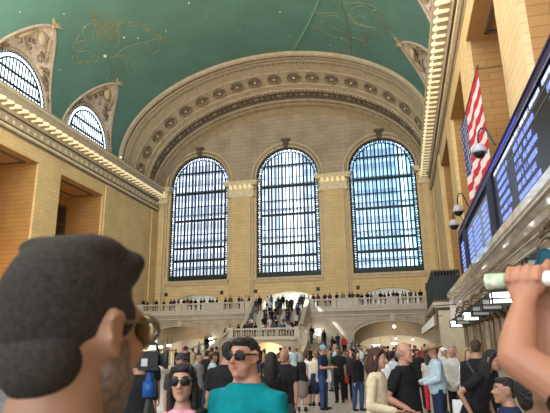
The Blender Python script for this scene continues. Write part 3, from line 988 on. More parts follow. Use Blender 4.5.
# leaning white notice board near the far end of the ticket front
nb_ = [at(429, 315, X=15.9), at(434.8, 315.5, X=15.9), at(434.8, 327, X=15.9), at(420, 338.5, X=15.9)]
nt = tag(empty('notice_board', (15.9, -25, 2.5)), 'slanting white notice panel above the queue at the far end of the ticket front', 'sign')
pa, pb = at(421, 331, X=16.2), at(434.5, 320, X=16.2)
def ntb(mb, nm, m_):
    mb.v = [(x - 15.9, y + 25, z - 2.5) for x, y, z in mb.v]; return mb.build(nm, m_, nt)
y0n, y1n = pb.y, pa.y
M['notice'] = mat('notice_white', (.62, .60, .56), .5, emit=(1, .97, .92), estr=.25, noise=.2, nscale=2)
NX = 15.2
y0n, y1n = at(434.5, 320, X=NX).y, at(421.5, 332, X=NX).y
zt_, zb2 = at(434.5, 314.5, X=NX).z, at(434.5, 325.5, X=NX).z
ntb(MB().box((NX, y0n, zb2), (NX + .1, y1n, zt_)), 'panel', M['notice'])
ntb(MB().box((NX - .02, y0n - .05, zt_), (NX + .12, y1n + .05, zt_ + .04)).box((NX - .02, y0n - .05, zb2 - .04), (NX + .12, y1n + .05, zb2)).box((NX - .02, y0n - .06, zb2), (NX + .12, y0n, zt_)).box((NX - .02, y1n, zb2), (NX + .12, y1n + .06, zt_)), 'frame', M['bronze_lt'])
tx = MB()
for k in range(26):
    yy = y0n + .3 + k * (y1n - y0n - .6) / 26
    for z in (.25, .42, .6, .78):
        zz = zb2 + (zt_ - zb2) * z
        if rnd.random() < .6: tx.box((NX - .01, yy, zz), (NX + .005, yy + rnd.uniform(.2, .42), zz + .03))
ntb(tx, 'grey_lines', mat('notice_grey', (.34, .33, .31), .6))
for yy in (y0n + .6, min(y1n - .6, -24)):
    ntb(MB().tube([(NX + .05, yy, zt_), (NX + .05, yy, zt_ + .5), (16.4, yy, zt_ + .55)], .03, 6), 'hanging_arm', M['bronze'])

# ================================================================ departure board
BX = 16.62
bt0, bt1 = -60.5, -37.3
db = tag(empty('departure_board', (BX, bt1, 4.7)), 'long dark departure board with blue lit text and glowing blue edge above the ticket cornice', 'display board')
def dl(mb, nm, m_, sm=False):
    mb.v = [(x - BX, y - bt1, z - 4.7) for x, y, z in mb.v]
    return mb.build(nm, m_, db, sm)
M['navy'] = mat('navy_frame', (.008, .009, .03), .5, spec=.2)
M['blue'] = mat('blue_glow', (.05, .05, .6), .4, emit=(.05, .06, .8), estr=.45)
M['bluedim'] = mat('blue_edge_light', (.02, .02, .10), .4, emit=(.03, .03, .3), estr=.02)
M['scr'] = mat('screen_dark', (.010, .012, .018), .3, spec=.25)
M['scr2'] = mat('screen_pale', (.10, .14, .17), .2, spec=.5, emit=(.35, .5, .6), estr=.05)
M['txt'] = mat('lit_text', (.3, .4, 1), .5, emit=(.28, .38, 1.0), estr=.4)
M['txt2'] = mat('lit_white_text', (.7, .75, .9), .5, emit=(.75, .82, 1.0), estr=.4)
M['silver'] = mat('silver_edge', (.55, .55, .6), .25, metal=.8)
dl(MB().box((BX + .06, bt0, 4.7), (BX + .5, bt1, 7.1)), 'cabinet', M['navy'])
dl(MB().box((BX - .03, bt0, 6.98), (BX + .5, bt1 + .02, 7.14)), 'top_frame', M['navy'])
dl(MB().box((BX - .04, bt0, 6.86), (BX + .06, bt1, 6.97)).box((BX - .045, bt0, 7.06), (BX - .03, bt1, 7.1)), 'blue_edge_strip', M['bluedim'])
for a_, b_ in ((-51.6, -47.5), (bt0, -56.6)): dl(MB().box((BX - .05, a_, 6.87), (BX + .06, b_, 6.95)), 'blue_glow_strip', M['blue'])
dl(MB().tube([(BX - .05, bt0, 6.79), (BX - .05, bt1, 6.79)], .018, 6), 'silver_trim', M['silver'], True)
# screens
dl(MB().box((BX, bt0, 4.75), (BX + .06, -47.6, 6.72)), 'main_screen', M['scr'])
dl(MB().box((BX, -46.6, 4.75), (BX + .06, -40.4, 6.55)), 'middle_screen', M['scr2'])
dl(MB().box((BX, -39.4, 4.75), (BX + .06, -37.7, 6.4)), 'far_screen', M['scr2'])
for a_, b_ in ((-47.6, -46.6), (-40.4, -39.4), (-37.7, bt1)): dl(MB().box((BX - .06, a_, 4.72), (BX + .06, b_, 6.8)), 'mullion', M['navy'])
fr = MB()
for z in (6.50, 6.29): fr.box((BX - .012, -60, z), (BX, -48.0, z + .015))
for (a, b, z) in ((-46.5, -40.5, 6.5), (-46.5, -40.5, 4.8)): fr.box((BX - .012, a, z), (BX, b, z + .02))
fr.box((BX - .015, -46.52, 4.8), (BX, -46.45, 6.5))
dl(fr, 'ruled_line', M['silver'])
def letters(mb, y0, y1, z, h, rnd, gap=.0):
    """rows of small lit glyphs made of strokes; the photograph shows them only as marks"""
    y = y1
    while y - h * .6 > y0:
        w = h * .52
        if rnd.random() > .12:
            a, c = y, y - w
            t = h * .12
            mb.box((BX - .014, a, z), (BX, a - t, z + h))
            kk = rnd.randint(0, 4)
            if kk != 1: mb.box((BX - .014, a, z + h - t), (BX, c, z + h))
            if kk in (0, 2, 3): mb.box((BX - .014, a, z + h * .42), (BX, c, z + h * .42 + t))
            if kk in (1, 2, 4): mb.box((BX - .014, a, z), (BX, c, z + t))
            if kk in (0, 4): mb.box((BX - .014, c + t, z), (BX, c, z + h))
        y -= h * .78
    return mb
r_ = random.Random(11)
hd = MB(); letters(hd, -60, -47.9, 6.60, .10, r_)
dl(hd, 'heading_text', M['txt2'])
rows_ = MB()
for k, z in enumerate((6.33, 6.08, 5.84, 5.58, 5.33, 5.08, 4.86)):
    for a, b in ((-50.0, -48.3), (-53.0, -50.7), (-56.4, -54.0), (-59.6, -57.3)):
        letters(rows_, a + r_.uniform(0, .5), b, z, .125, r_)
dl(rows_, 'departure_text', M['txt'])
rows_ = MB()
for k in range(8):
    z = 6.25 - k * .2
    for a, b in ((-46.2, -45.0), (-44.4, -42.6), (-42.2, -40.8)):
        letters(rows_, a + r_.uniform(0, .3), b, z, .10, r_)
    letters(rows_, -39.2, -37.9, z, .10, r_)
dl(rows_, 'track_text', M['txt'])


area('board_edge_glow', (16.85, -49, 7.22), (.3, 22), 900, (.62, .56, 1.0), (.35, 0, 1))


def dome_cam(px, py, label, s=1.0):
    p = at(px, py, X=16.35)
    t = tag(empty('dome_camera', p), label, 'camera', None)
    MB().lathe([(.05 * s, .2 * s), (.11 * s, .17 * s), (.15 * s, .06 * s), (.165 * s, 0)], seg=16).build('housing', M['camgrey'] if 'camgrey' in M else M.setdefault('camgrey', mat('camera_grey', (.36, .36, .36), .3)), t, True)
    MB().ell((0, 0, 0), (.125 * s, .125 * s, .12 * s), seg=14).build('dome', M['scr'], t, True)
    MB().tube([(0, 0, .2 * s), (0, 0, .34 * s), (0.03, -.08, .44 * s), (.1, -.2, .50 * s), (.2, -.32, .46 * s), (16.74 - p.x, -.42, max(.1, 7.12 - p.z) if p.z > 6.2 else .28 * s), (16.76 - p.x, -.44, max(.05, 7.05 - p.z) if p.z > 6.2 else .1)], .026, 7).build('gooseneck', M['bronze'], t, True)
dome_cam(479.5, 153, 'largest dome camera on a gooseneck, in front of the flag', 1.5)
dome_cam(458.5, 212, 'middle dome camera on a curved arm at the board corner', 1.6)
dome_cam(454, 226, 'lowest dome camera beside the far lower corner of the board', 1.6)

# --- flag, hung on a rope beside the right wall
FX = 17.3
ftop0, ftop1 = at(477, 68, X=FX), at(459.5, 119, X=FX)
fl = tag(empty('flag', ftop0), 'large stars and stripes flag hanging by the right wall', 'flag')
yn, yf_ = ftop0.y, ftop1.y
ztop = ftop0.z; Lf = yf_ - yn; Hf = 5.3
n, mrow = 48, 52
def fp(u, v):
    """u 0..1 from the near to the far edge, v 0..1 from top to foot; soft vertical folds"""
    a = .03 + .07 * v
    x = a * math.sin(u * 17 + v * 1.2) * .55 + a * .3 * math.sin(u * 37 + 2)
    sag = .12 * math.sin(PI * u) * (1 - v)
    return (x, Lf * u * (1 - .10 * v) , -Hf * v * (1 - .05 * (1 - u)) - sag)
for mk, cond in (('red', lambda u, v: int(v * 13) % 2 == 0 and not (u > .6 and v < 7 / 13)), ('wht', lambda u, v: int(v * 13) % 2 == 1 and not (u > .6 and v < 7 / 13)), ('can', lambda u, v: u > .6 and v < 7 / 13)):
    mb = MB()
    for i in range(n):
        for j in range(mrow):
            u, v = (i + .5) / n, (j + .5) / mrow
            if cond(u, v):
                q = [fp(i / n, j / mrow), fp((i + 1) / n, j / mrow), fp((i + 1) / n, (j + 1) / mrow), fp(i / n, (j + 1) / mrow)]
                b = [(x + .012, y, z) for x, y, z in q]
                mb.add(q + b, [(0, 1, 2, 3), (7, 6, 5, 4)])
    mm = {'red': ((.50, .02, .045), 'red_stripes'), 'wht': ((.72, .66, .66), 'white_stripes'), 'can': ((.045, .06, .20), 'blue_canton')}[mk]
    m = mat('flag_' + mk, mm[0], .85); m.use_backface_culling = False
    mb.build(mm[1], m, fl, True)
sb = MB()
for j in range(9):
    for i in range(6 if j % 2 == 0 else 5):
        u = .63 + .065 * i + (.032 if j % 2 else 0); v = (j + .7) / 9.4 * 7 / 13
        c = Vector(fp(u, v)); 
        pts = []
        for k in range(10):
            r = .12 if k % 2 == 0 else .05
            pts.append((c.x - .03, c.y + r * math.sin(PI * k / 5), c.z + r * math.cos(PI * k / 5)))
        sb.add(pts + [(c.x - .03, c.y, c.z)], [(k, (k + 1) % 10, 10) for k in range(10)])
sb.build('stars', mat('flag_star', (.75, .75, .78), .8), fl)
MB().tube([(0.02, -.15, .03), (.02, Lf + .15, .03)], .04, 6).tube([(.02, .1, 0), (1.0, .1, 0)], .03, 5).tube([(.02, Lf - .1, 0), (1.0, Lf - .1, 0)], .03, 5).build('pole', M['bronze_lt'], fl)

# --- information booth, left
p = at(151, 366, d=14.5)
bo = tag(empty('information_booth', (p.x, p.y, 0)), 'round pale marble information booth counter with glass panels', 'booth')
MB().lathe([(0, 0), (.74, 0), (.74, .15), (.66, .2), (.66, p.z - .12), (.76, p.z - .1), (.76, p.z), (0, p.z)], seg=28).build('counter', mat('booth_marble', (.62, .60, .57), .3, noise=.12, nscale=2), bo, True)
g = MB()
for k in range(10):
    a = 2 * PI * k / 10
    g.box((.62 * math.cos(a) - .02, .62 * math.sin(a) - .02, p.z), (.62 * math.cos(a) + .02, .62 * math.sin(a) + .02, p.z + .42))
g.lathe([(.60, p.z + .40), (.64, p.z + .40), (.64, p.z + .44), (.60, p.z + .44)], seg=28)
g.build('brass_frame', mat('brass', (.55, .42, .2), .3, metal=.8), bo)
MB().lathe([(.3, p.z), (.3, p.z + .3), (.12, p.z + .34), (.1, p.z + .5)], seg=14).build('leaflet_rack', M['sign_white'], bo, True)

# ================================================================ painted figures on the vault
def vault_pt(px, py, off=.04):
    v = CR * ((px - 275) / FPX) + CU * (-(py - 206.5) / FPX) + CF
    A, B = VA - off, VB - off
    a = (v.x / A) ** 2 + (v.z / B) ** 2; b = 2 * (CAM.x * v.x / A ** 2 + (CAM.z - VZ) * v.z / B ** 2); c = (CAM.x / A) ** 2 + ((CAM.z - VZ) / B) ** 2 - 1
    return CAM + v * ((-b + math.sqrt(max(0, b * b - 4 * a * c))) / 2 / a)


def paint(strokes, name, m_, w=.028):
    mb = MB()
    for s_ in strokes:
        P = [Vector((x, y, 0)) for x, y in s_]
        Q = []
        for i in range(len(P) - 1):
            p0, p1, p2, p3 = P[max(i - 1, 0)], P[i], P[i + 1], P[min(i + 2, len(P) - 1)]
            for k in range(5):
                t = k / 5
                Q.append(.5 * ((2 * p1) + (-p0 + p2) * t + (2 * p0 - 5 * p1 + 4 * p2 - p3) * t * t + (-p0 + 3 * p1 - 3 * p2 + p3) * t ** 3))
        Q.append(P[-1])
        mb.tube([vault_pt(q.x, q.y) for q in Q], w, 4)
    return S(mb.build(name, m_, ceiling))


def sc(pts, s_, o): return [(x / s_ + o[0], y / s_ + o[1]) for x, y in pts]
C7 = lambda *p: sc(p, 5.16, (70, 5))
beast = [C7((95, 20), (125, 85), (140, 150), (170, 205), (215, 222), (250, 205), (255, 150), (245, 110), (285, 85)), C7((95, 20), (170, 45), (230, 70), (285, 85)),
         C7((285, 85), (340, 95), (400, 110), (450, 145), (490, 185)), C7((290, 110), (350, 105), (400, 130), (450, 165), (480, 180)), C7((495, 130), (490, 185), (500, 160)), C7((480, 180), (440, 175), (400, 190), (395, 210), (420, 245), (450, 240), (465, 200)),
         C7((255, 150), (270, 165)), C7((400, 190), (330, 205), (270, 230), (220, 275)), C7((220, 275), (260, 265), (290, 290), (295, 330), (320, 355), (335, 345), (320, 320), (330, 300), (290, 265), (240, 262)),
         C7((140, 265), (170, 280), (190, 310), (205, 350), (190, 385), (230, 390), (235, 340), (225, 290), (200, 260), (170, 265)), C7((110, 95), (75, 110), (65, 150), (90, 185), (120, 170), (125, 130)), C7((60, 185), (40, 200), (50, 225), (80, 215), (75, 185), (60, 185)),
         C7((10, 215), (40, 240), (90, 235), (115, 260), (100, 290), (50, 290), (25, 260), (10, 290), (60, 300), (140, 290)), C7((50, 150), (30, 190), (20, 220)), C7((125, 260), (145, 270), (130, 300))]
for k in range(11):
    a = k / 11
    beast.append(C7((105 + 35 * a, 45 + 110 * a), (165 + 12 * a, 75 + 110 * a), (215 + 25 * a, 80 + 105 * a), (262 - 12 * a, 88 + 95 * a)))
for k in range(9):
    beast.append(C7((290 + 22 * k, 90 + 4 * k + max(0, k - 4) * 8), (298 + 22 * k, 104 + 5 * k + max(0, k - 4) * 8), (306 + 22 * k, 93 + 5 * k + max(0, k - 4) * 8)))
paint(beast, 'painted_winged_beast', M['gold'])
C8 = lambda *p: sc(p, 4.583, (290, 0))
fig = [C8((225, 5), (240, 50), (262, 120), (272, 180), (282, 255)), C8((232, 5), (248, 50), (268, 120), (277, 180), (284, 255)), C8((240, 20), (300, 12), (350, 18), (400, 40), (430, 90), (460, 150), (545, 200)), C8((275, 45), (330, 25), (380, 60), (395, 110), (380, 200)),
       C8((115, 55), (150, 75), (200, 70), (230, 80)), C8((115, 55), (165, 60), (220, 55)), C8((100, 125), (140, 135), (175, 160), (210, 170), (260, 185)), C8((105, 130), (125, 115), (160, 140)), C8((270, 80), (330, 115), (400, 130)), C8((280, 100), (340, 120), (380, 125)),
       C8((335, 150), (345, 185), (350, 150), (360, 190)), C8((190, 225), (220, 210), (240, 230), (205, 240)), C8((250, 60), (290, 80), (320, 70), (350, 90)), C8((395, 60), (410, 95), (400, 120), (430, 150)), C8((400, 60), (440, 110), (470, 170), (520, 195)), C8((180, 120), (230, 140), (260, 150)), C8((150, 90), (140, 110)), C8((280, 170), (320, 180), (350, 200), (330, 210))]
paint(fig, 'painted_club_bearer', M['gold'])
paint([C8((135, -30), (130, 0), (105, 60), (70, 130), (30, 200), (15, 225)), C8((142, -30), (135, 0), (110, 62), (75, 132), (34, 203), (20, 226))], 'painted_arc', M['greenline'], .08)
stars = MB()
for px, py, r in ((124, 37.5, .13), (138, 38, .11), (105, 56, .22), (64, 14, .08), (85, 27, .08), (154, 62, .06), (166, 31, .08), (206, 16, .06), (240, 30, .06), (280, 12, .1), (189, 3, .1), (350, 15, .06), (342, 38, .08), (330, 45, .07), (375, 10, .06), (400, 45, .06), (180, 55, .05), (215, 45, .05), (60, 70, .07), (20, 12, .07), (290, 36, .06)):
    stars.ell(vault_pt(px, py), (r, r, r), seg=6)
S(stars.build('painted_stars', mat('star_white', (.6, .62, .5), .6), ceiling, True))

# ================================================================ PEOPLE
def V(*a): return Vector(a)
def skinmat(name, c, n=.12): return mat(name, c, .5, spec=.35, noise=n, nscale=9, wpos=False, sss=.06)
SK = {'fair': skinmat('skin_fair', (.44, .25, .175)), 'tan': skinmat('skin_tan', (.33, .17, .105)), 'brown': skinmat('skin_brown', (.20, .105, .065)), 'rosy': skinmat('skin_rosy', (.42, .20, .135)), 'arm': skinmat('skin_arm', (.40, .18, .11))}
HR = {'black': mat('hair_black', (.012, .010, .010), .45, noise=.5, nscale=60, bump=.5, wpos=False), 'brown': mat('hair_brown', (.055, .032, .02), .5, noise=.5, nscale=60, bump=.5, wpos=False), 'grey': mat('hair_grey', (.30, .28, .26), .6, noise=.5, nscale=60, bump=.4, wpos=False),
      'blond': mat('hair_blond', (.33, .22, .11), .5, noise=.5, nscale=50, bump=.4, wpos=False), 'auburn': mat('hair_auburn', (.05, .019, .012), .5, noise=.5, nscale=60, bump=.4, wpos=False), 'crop': mat('hair_cropped', (.032, .025, .021), .8, noise=.55, nscale=150, bump=.15, wpos=False)}
CL = {}
def cloth(key, c=None, r=.85):
    if key not in CL: CL[key] = mat('cloth_' + key, c, r, noise=.22, nscale=14, bump=.35, wpos=False, spec=.15)
    return CL[key]
for k_, c_ in {'black': (.012, .012, .014), 'charcoal': (.04, .042, .047), 'navy': (.018, .028, .07), 'denim': (.035, .06, .13), 'white': (.62, .62, .62), 'cream': (.60, .49, .34), 'teal': (.0, .19, .215), 'pink': (.72, .33, .40), 'olive': (.15, .135, .08), 'red': (.50, .03, .04),
               'lightblue': (.36, .47, .53), 'grey': (.22, .22, .23), 'lightgrey': (.46, .45, .44), 'khaki': (.30, .24, .15), 'brown': (.12, .075, .045), 'blue': (.03, .12, .20), 'taupe': (.17, .15, .135), 'plum': (.12, .03, .07), 'straw': (.33, .21, .12), 'capblue': (.22, .36, .45), 'green': (.06, .14, .08)}.items():
    cloth(k_, c_)
M['lens'] = mat('dark_lens', (.006, .006, .008), .35, spec=.2)
M['lens_gold'] = mat('gold_lens', (.30, .22, .12), .12, metal=.7)
M['lip'] = mat('lip', (.36, .12, .10), .5)
M['eyewhite'] = mat('eye_white', (.42, .39, .36), .4)
M['rubber'] = mat('dark_rubber', (.02, .02, .02), .6)

MALE = [(.85, .155, .112), (.95, .165, .118), (1.08, .152, .110), (1.22, .168, .118), (1.33, .187, .115), (1.40, .165, .09), (1.455, .085, .068)]
FEM = [(.85, .168, .115), (.94, .172, .12), (1.07, .130, .096), (1.20, .145, .112), (1.30, .152, .115), (1.37, .140, .085), (1.43, .068, .058)]


def figure(H=1.74, sex='m', lean=0, arms=None, legs=None, turn=0, nod=0, tilt=0, belly=0, hair='short', sleeve='short', bottom='trousers', lod=1, wide=1.0, extras=(), neck=0, chub=0, hand='relaxed', hem=.84, face=True):
    """meshes of one posed figure, facing local +Y with its feet on z = 0. arms/legs: (upper direction, lower direction) left then right"""
    u = H / 1.717
    arms = arms or [((-.10, .02, -1), (-.04, .16, -1)), ((.10, .02, -1), (.04, .16, -1))]
    legs = legs or [((-.03, .02, -1), (0, -.02, -1)), ((.03, .02, -1), (0, -.02, -1))]
    seg = 8 if lod == 0 else 14
    Rl = Matrix.Rotation(-lean, 4, 'X')
    pel = V(0, 0, .92)
    def T(p): return ((Rl @ (V(*p) - pel)) + pel) * u
    rings = MALE if sex == 'm' else FEM
    shw = (.178 if sex == 'm' else .155) * wide
    body, top, bot, shoe = MB(), MB(), MB(), MB()
    RF = (0, 1, 0)
    # torso
    pts = [T((0, 0, z)) for z, a, b in rings]
    body.limb(pts, [(a * u * wide, (b + (belly * math.exp(-((z - 1.05) / .13) ** 2))) * u) for z, a, b in rings], seg, RF)
    hz = [(hem, 1.0), ] + [(z, 1) for z, a, b in rings if z > hem + .03]
    def prof(z):
        for (z0, a0, b0), (z1, a1, b1) in zip(rings, rings[1:]):
            if z <= z1: 
                t = max(0, (z - z0) / (z1 - z0)); return a0 + (a1 - a0) * t, b0 + (b1 - b0) * t
        return rings[-1][1:]
    if hem < rings[0][0] : pass
    tz = [z for z, _ in hz]
    ztop_ = (1.455 if sex == 'm' else 1.425) - neck
    tz = [z for z in tz if z < ztop_ - .02] + [ztop_]
    th = .016 if lod else .02
    trr = []
    for i, z in enumerate(tz):
        a, b = prof(max(z, rings[0][0]))
        fl = .02 * (1 - min(1, (z - hem) / .25)) if z < hem + .25 else 0
        trr.append(((a * wide + th + fl) * u, (b + belly * math.exp(-((z - 1.05) / .14) ** 2) + th + fl) * u))
    top.limb([T((0, 0, z)) for z in tz], trr, seg, RF, .3, .12)
    # neck and head
    hb = T((0, .0, 1.45 if sex == 'm' else 1.42))
    lz = Rl @ V(0, .026, .152 if sex == 'm' else .160)
    HC = hb + lz * u
    nr = (.060 if sex == 'm' else .046) + .008 * chub
    body.limb([T((0, -.01, 1.40)), T((0, -.005, 1.47)), HC + V(0, -.012, -.05) * u], [nr * u * 1.25, nr * u, nr * u], seg, RF)
    HM = Matrix.Translation(HC) @ Matrix.Rotation(turn, 4, 'Z') @ Matrix.Rotation(-nod, 4, 'X') @ Matrix.Rotation(tilt, 4, 'Y') @ Matrix.Scale(u if H > 1.5 else u * 1.08, 4)
    E = lambda mb, c, r: mb.ell(c, r, HM, 10 if lod == 0 else 20)
    E(body, (0, -.008, .015), (.075, .094, .10))
    E(body, (0, .022, -.04), (.060 + .010 * chub, .070, .078))
    if chub: E(body, (0, .03, -.085), (.056, .05, .04)); E(body, (-.04, .045, -.05), (.03, .035, .035)); E(body, (.04, .045, -.05), (.03, .035, .035))
    def L(mb, P, R): mb.limb([HM @ V(*p) for p in P], [tuple(x * u for x in (r if isinstance(r, tuple) else (r, r))) for r in R], seg, (0, 0, 1) if abs((V(*P[1]) - V(*P[0])).normalized().z) < .7 else (0, 1, 0))
    if lod:
        E(body, (0, .070, -.098), (.026, .022, .017))
        E(body, (0, .045, -.075), (.045, .045, .035))
        L(body, [(0, .088, .018), (0, .098, -.005), (0, .112, -.024)], [.008, .010, .013])
        E(body, (-.013, .098, -.030), (.009, .010, .008)); E(body, (.013, .098, -.030), (.009, .010, .008))
        L(body, [(-.036, .078, .026), (0, .088, .026), (.036, .078, .026)], [.010, .010, .010])
        E(body, (-.034, .068, -.025), (.022, .02, .02)); E(body, (.034, .068, -.025), (.022, .02, .02))
        E(body, (0, .085, -.058), (.022, .012, .009))
        for s in (-1, 1):
            E(body, (s * .080, -.004, -.004), (.007, .015, .026))
            L(body, [(s * .082, .010, .016), (s * .088, -.006, .027), (s * .091, -.021, .014), (s * .090, -.019, -.008), (s * .085, -.008, -.024), (s * .080, .004, -.032)], [.006, .0065, .0065, .006, .006, .0075])
    # limbs
    out = {}
    for i, s in enumerate((-1, 1)):
        a0, a1 = V(*arms[i][0]).normalized(), V(*arms[i][1]).normalized()
        a0 = (Rl @ a0); a1 = (Rl @ a1)
        sh = T((s * shw, 0, 1.375 if sex == 'm' else 1.345))
        el = sh + a0 * .285 * u; wr = el + a1 * .25 * u
        k = 1.0 if sex == 'm' else .84
        body.limb([T((s * shw * .6, 0, 1.38 if sex == 'm' else 1.35)), sh, sh.lerp(el, .5), el], [x * k * u for x in (.05, .052, .046, .038)], seg, RF)
        body.limb([el, el.lerp(wr, .3), wr], [x * k * u for x in (.038, .040, .026)], seg, RF)
        # hand: palm, four fingers and a thumb leaving its side
        sd = a1.cross(V(0, 0, 1)); 
        if sd.length < .3: sd = V(0, 1, 0) 
        sd.normalize()
        if abs(a1.z) > .8: sd = (V(0, 1, 0) - a1 * a1.y).normalized()
        nr_ = a1.cross(sd).normalized()
        if nr_.x * s > 0: nr_ = -nr_
        pe = wr + a1 * .085 * u
        body.limb([wr, wr + a1 * .03 * u, pe], [(.024 * u, .020 * u), (.036 * u, .016 * u), (.038 * u, .014 * u)], 8, tuple(nr_))
        if lod:
            for f in range(4):
                off = sd * (.028 - .019 * f) * u
                ln = (.066, .074, .070, .056)[f] * u
                p0 = pe + off - a1 * .012 * u; p1 = p0 + (a1 + nr_ * .35).normalized() * ln * .5; p2 = p1 + (a1 + nr_ * 1.1).normalized() * ln * .5
                body.limb([p0, p1, p2], [.0095 * u, .009 * u, .007 * u], 6, tuple(sd))
            p0 = wr + a1 * .03 * u + sd * .026 * u; p1 = p0 + (a1 * .7 + sd * .7 + nr_ * .3).normalized() * .035 * u; p2 = p1 + (a1 + nr_ * .6).normalized() * .03 * u
            body.limb([p0, p1, p2], [.012 * u, .0105 * u, .008 * u], 6, tuple(nr_))
        out['hand%d' % i] = wr + a1 * .1 * u; out['elbow%d' % i] = el; out['sh%d' % i] = sh
        ts = .014 if lod else .018
        if sleeve != 'none':
            top.limb([T((s * shw * .55, 0, 1.375 if sex == 'm' else 1.345)), sh, sh.lerp(el, .55 if sleeve == 'short' else .6)] + ([] if sleeve == 'short' else [el]), [(x * k + ts) * u for x in ((.052, .056, .055) if sleeve == 'short' else (.052, .054, .05, .045))], seg, RF)
            if sleeve == 'long':
                top.limb([el, el.lerp(wr, .4), wr + a1 * .01], [(x * k + ts) * u for x in (.044, .042, .032)], seg, RF)
        l0, l1 = V(*legs[i][0]).normalized(), V(*legs[i][1]).normalized()
        hp = V(s * .088 * wide, 0, .90) * u; kn = hp + l0 * .42 * u; an = kn + l1 * .40 * u
        body.limb([hp, hp.lerp(kn, .4), kn], [x * k ** .3 * u for x in (.088, .08, .055)], seg, RF)
        body.limb([kn, kn.lerp(an, .35), an], [x * k ** .5 * u for x in (.054, .056, .036)], seg, RF)
        out['ankle%d' % i] = an
        fw = V(l1.x * .0 + s * .12, 1, 0).normalized()
        ftz = V(0, 0, -.052) * u
        pitch = max(0, -l1.y) * .45
        fd = (fw + V(0, 0, -pitch * .0)).normalized()
        body.limb([an, an + V(0, 0, -.05) * u], [.036 * u, .034 * u], seg, RF)
        body.limb([an + ftz - fd * .04 * u, an + ftz + fd * .07 * u, an + ftz + fd * .16 * u], [(.036 * u, .028 * u), (.042 * u, .026 * u), (.036 * u, .018 * u)], seg, (0, 0, 1))
        shoe.limb([an + ftz - fd * .045 * u, an + ftz + fd * .07 * u, an + ftz + fd * .17 * u], [(.043 * u, .034 * u), (.049 * u, .032 * u), (.041 * u, .024 * u)], seg, (0, 0, 1))
        shoe.limb([an + V(0, 0, .02) * u, an + V(0, 0, -.05) * u], [.044 * u, .044 * u], seg, RF)
        tb = .016 if lod else .02
        if bottom in ('trousers', 'shorts'):
            e1 = an if bottom == 'trousers' else None
            bot.limb([hp + V(0, 0, .02) * u, hp.lerp(kn, .4), kn], [(x + tb) * u for x in (.088, .082, .058)], seg, RF)
            if e1 is not None: bot.limb([kn, kn.lerp(an, .4), an + V(0, 0, .0)], [(x + tb) * u for x in (.056, .056, .044)], seg, RF)
    if bottom == 'skirt':
        bot.limb([T((0, 0, .93)), V(0, 0, .82) * u, V(0, .01, .66) * u, V(0, .02, .52) * u], [((.172 + tb) * u, (.125 + tb) * u), (.195 * u, .16 * u), (.20 * u, .17 * u), (.20 * u, .175 * u)], seg, RF)
    else:
        bot.limb([V(0, 0, .84) * u, T((0, 0, .94)), T((0, 0, 1.0))], [((rings[0][1] * wide + tb - .004) * u, (rings[0][2] + tb) * u), ((rings[1][1] * wide + tb - .006) * u, (rings[1][2] + tb + belly * .3) * u), ((prof(1.0)[0] * wide + tb - .006) * u, (prof(1.0)[1] + belly * .6 + tb - .004) * u)], seg, RF)
    # hair
    hm = MB()
    Eh = lambda c, r: hm.ell(c, r, HM, 10 if lod == 0 else 20)
    def Lh(P, R): hm.limb([HM @ V(*p) for p in P], [r * u for r in R], seg, (0, 1, 0))
    if hair in ('short', 'crop', 'cap', 'hat', 'quiff'):
        Eh((0, -.018, .026), (.0785, .093, .090)); Eh((0, -.050, -.02), (.064, .049, .062))
        if hair in ('short', 'quiff'): Eh((0, .022, .074), (.060, .058, .036))
        if hair == 'quiff': Eh((0, .042, .084), (.052, .040, .026))
        if hair == 'crop':
            Eh((0, -.018, .040), (.0795, .094, .094)); Eh((.0, .030, .088), (.064, .060, .038))
            Eh((.02, .0, .108), (.045, .055, .028)); Eh((.03, .05, .10), (.035, .03, .02)); Eh((-.02, -.04, .112), (.04, .04, .018))
            Eh((.070, .018, .022), (.010, .024, .030)); Eh((-.070, .018, .022), (.010, .024, .030))
    elif hair in ('long', 'bob', 'bun', 'pony'):
        Eh((0, -.018, .028), (.082, .096, .094)); Eh((0, -.05, -.02), (.074, .056, .08)); Eh((0, .022, .078), (.064, .058, .036))
        if hair in ('long', 'bob'):
            zb_ = -.24 if hair == 'long' else -.13
            for s in (-1, 1):
                Lh([(s * .055, .040, .08), (s * .076, .010, .02), (s * .078, .008, -.06), (s * .074, .0, zb_)], [.018, .018, .022, .024])
            Lh([(0, -.05, 0), (0, -.075, -.08), (0, -.085, zb_ + .01)], [.08, .075, .07])
            Lh([(-.05, -.05, -.05), (-.055, -.06, zb_)], [.05, .045]); Lh([(.05, -.05, -.05), (.055, -.06, zb_)], [.05, .045])
        if hair == 'bun': Eh((0, -.105, .06), (.045, .045, .045))
        if hair == 'pony': Lh([(0, -.09, .06), (0, -.14, .03), (0, -.13, -.12)], [.03, .035, .02])
    elif hair == 'bald':
        Eh((0, -.035, -.008), (.081, .078, .048)); Eh((0, -.05, -.03), (.068, .055, .05))
    vx_ = (.034, .018, .0085)[lod]
    S_ = {'body': remeshed(body, vx_, 2), 'top': remeshed(top, vx_ * 1.1, 3)}
    if bottom: S_['bottom'] = remeshed(bot, vx_ * 1.1, 3)
    S_['shoes'] = remeshed(shoe, vx_ * (.7 if lod == 0 else .8), 1)
    if hair != 'none': S_['hair'] = remeshed(hm, vx_ * .8, 2)
    ex = []
    def bake(mb): return mb.fixn('x', True)
    if hair == 'cap' or 'cap' in extras:
        c = MB(); c.ell((0, -.012, .045), (.090, .104, .085), HM, 16)
        c.grid([[HM @ V(x, .07, .06) for x in (-.075, -.04, 0, .04, .075)], [HM @ V(x * .9, .135 + .03 * (1 - (x / .08) ** 2), .045) for x in (-.075, -.04, 0, .04, .075)], [HM @ V(x * .9, .135 + .03 * (1 - (x / .08) ** 2), .038) for x in (-.075, -.04, 0, .04, .075)], [HM @ V(x, .07, .05) for x in (-.075, -.04, 0, .04, .075)]], False)
        ex.append(('cap', bake(c), None))
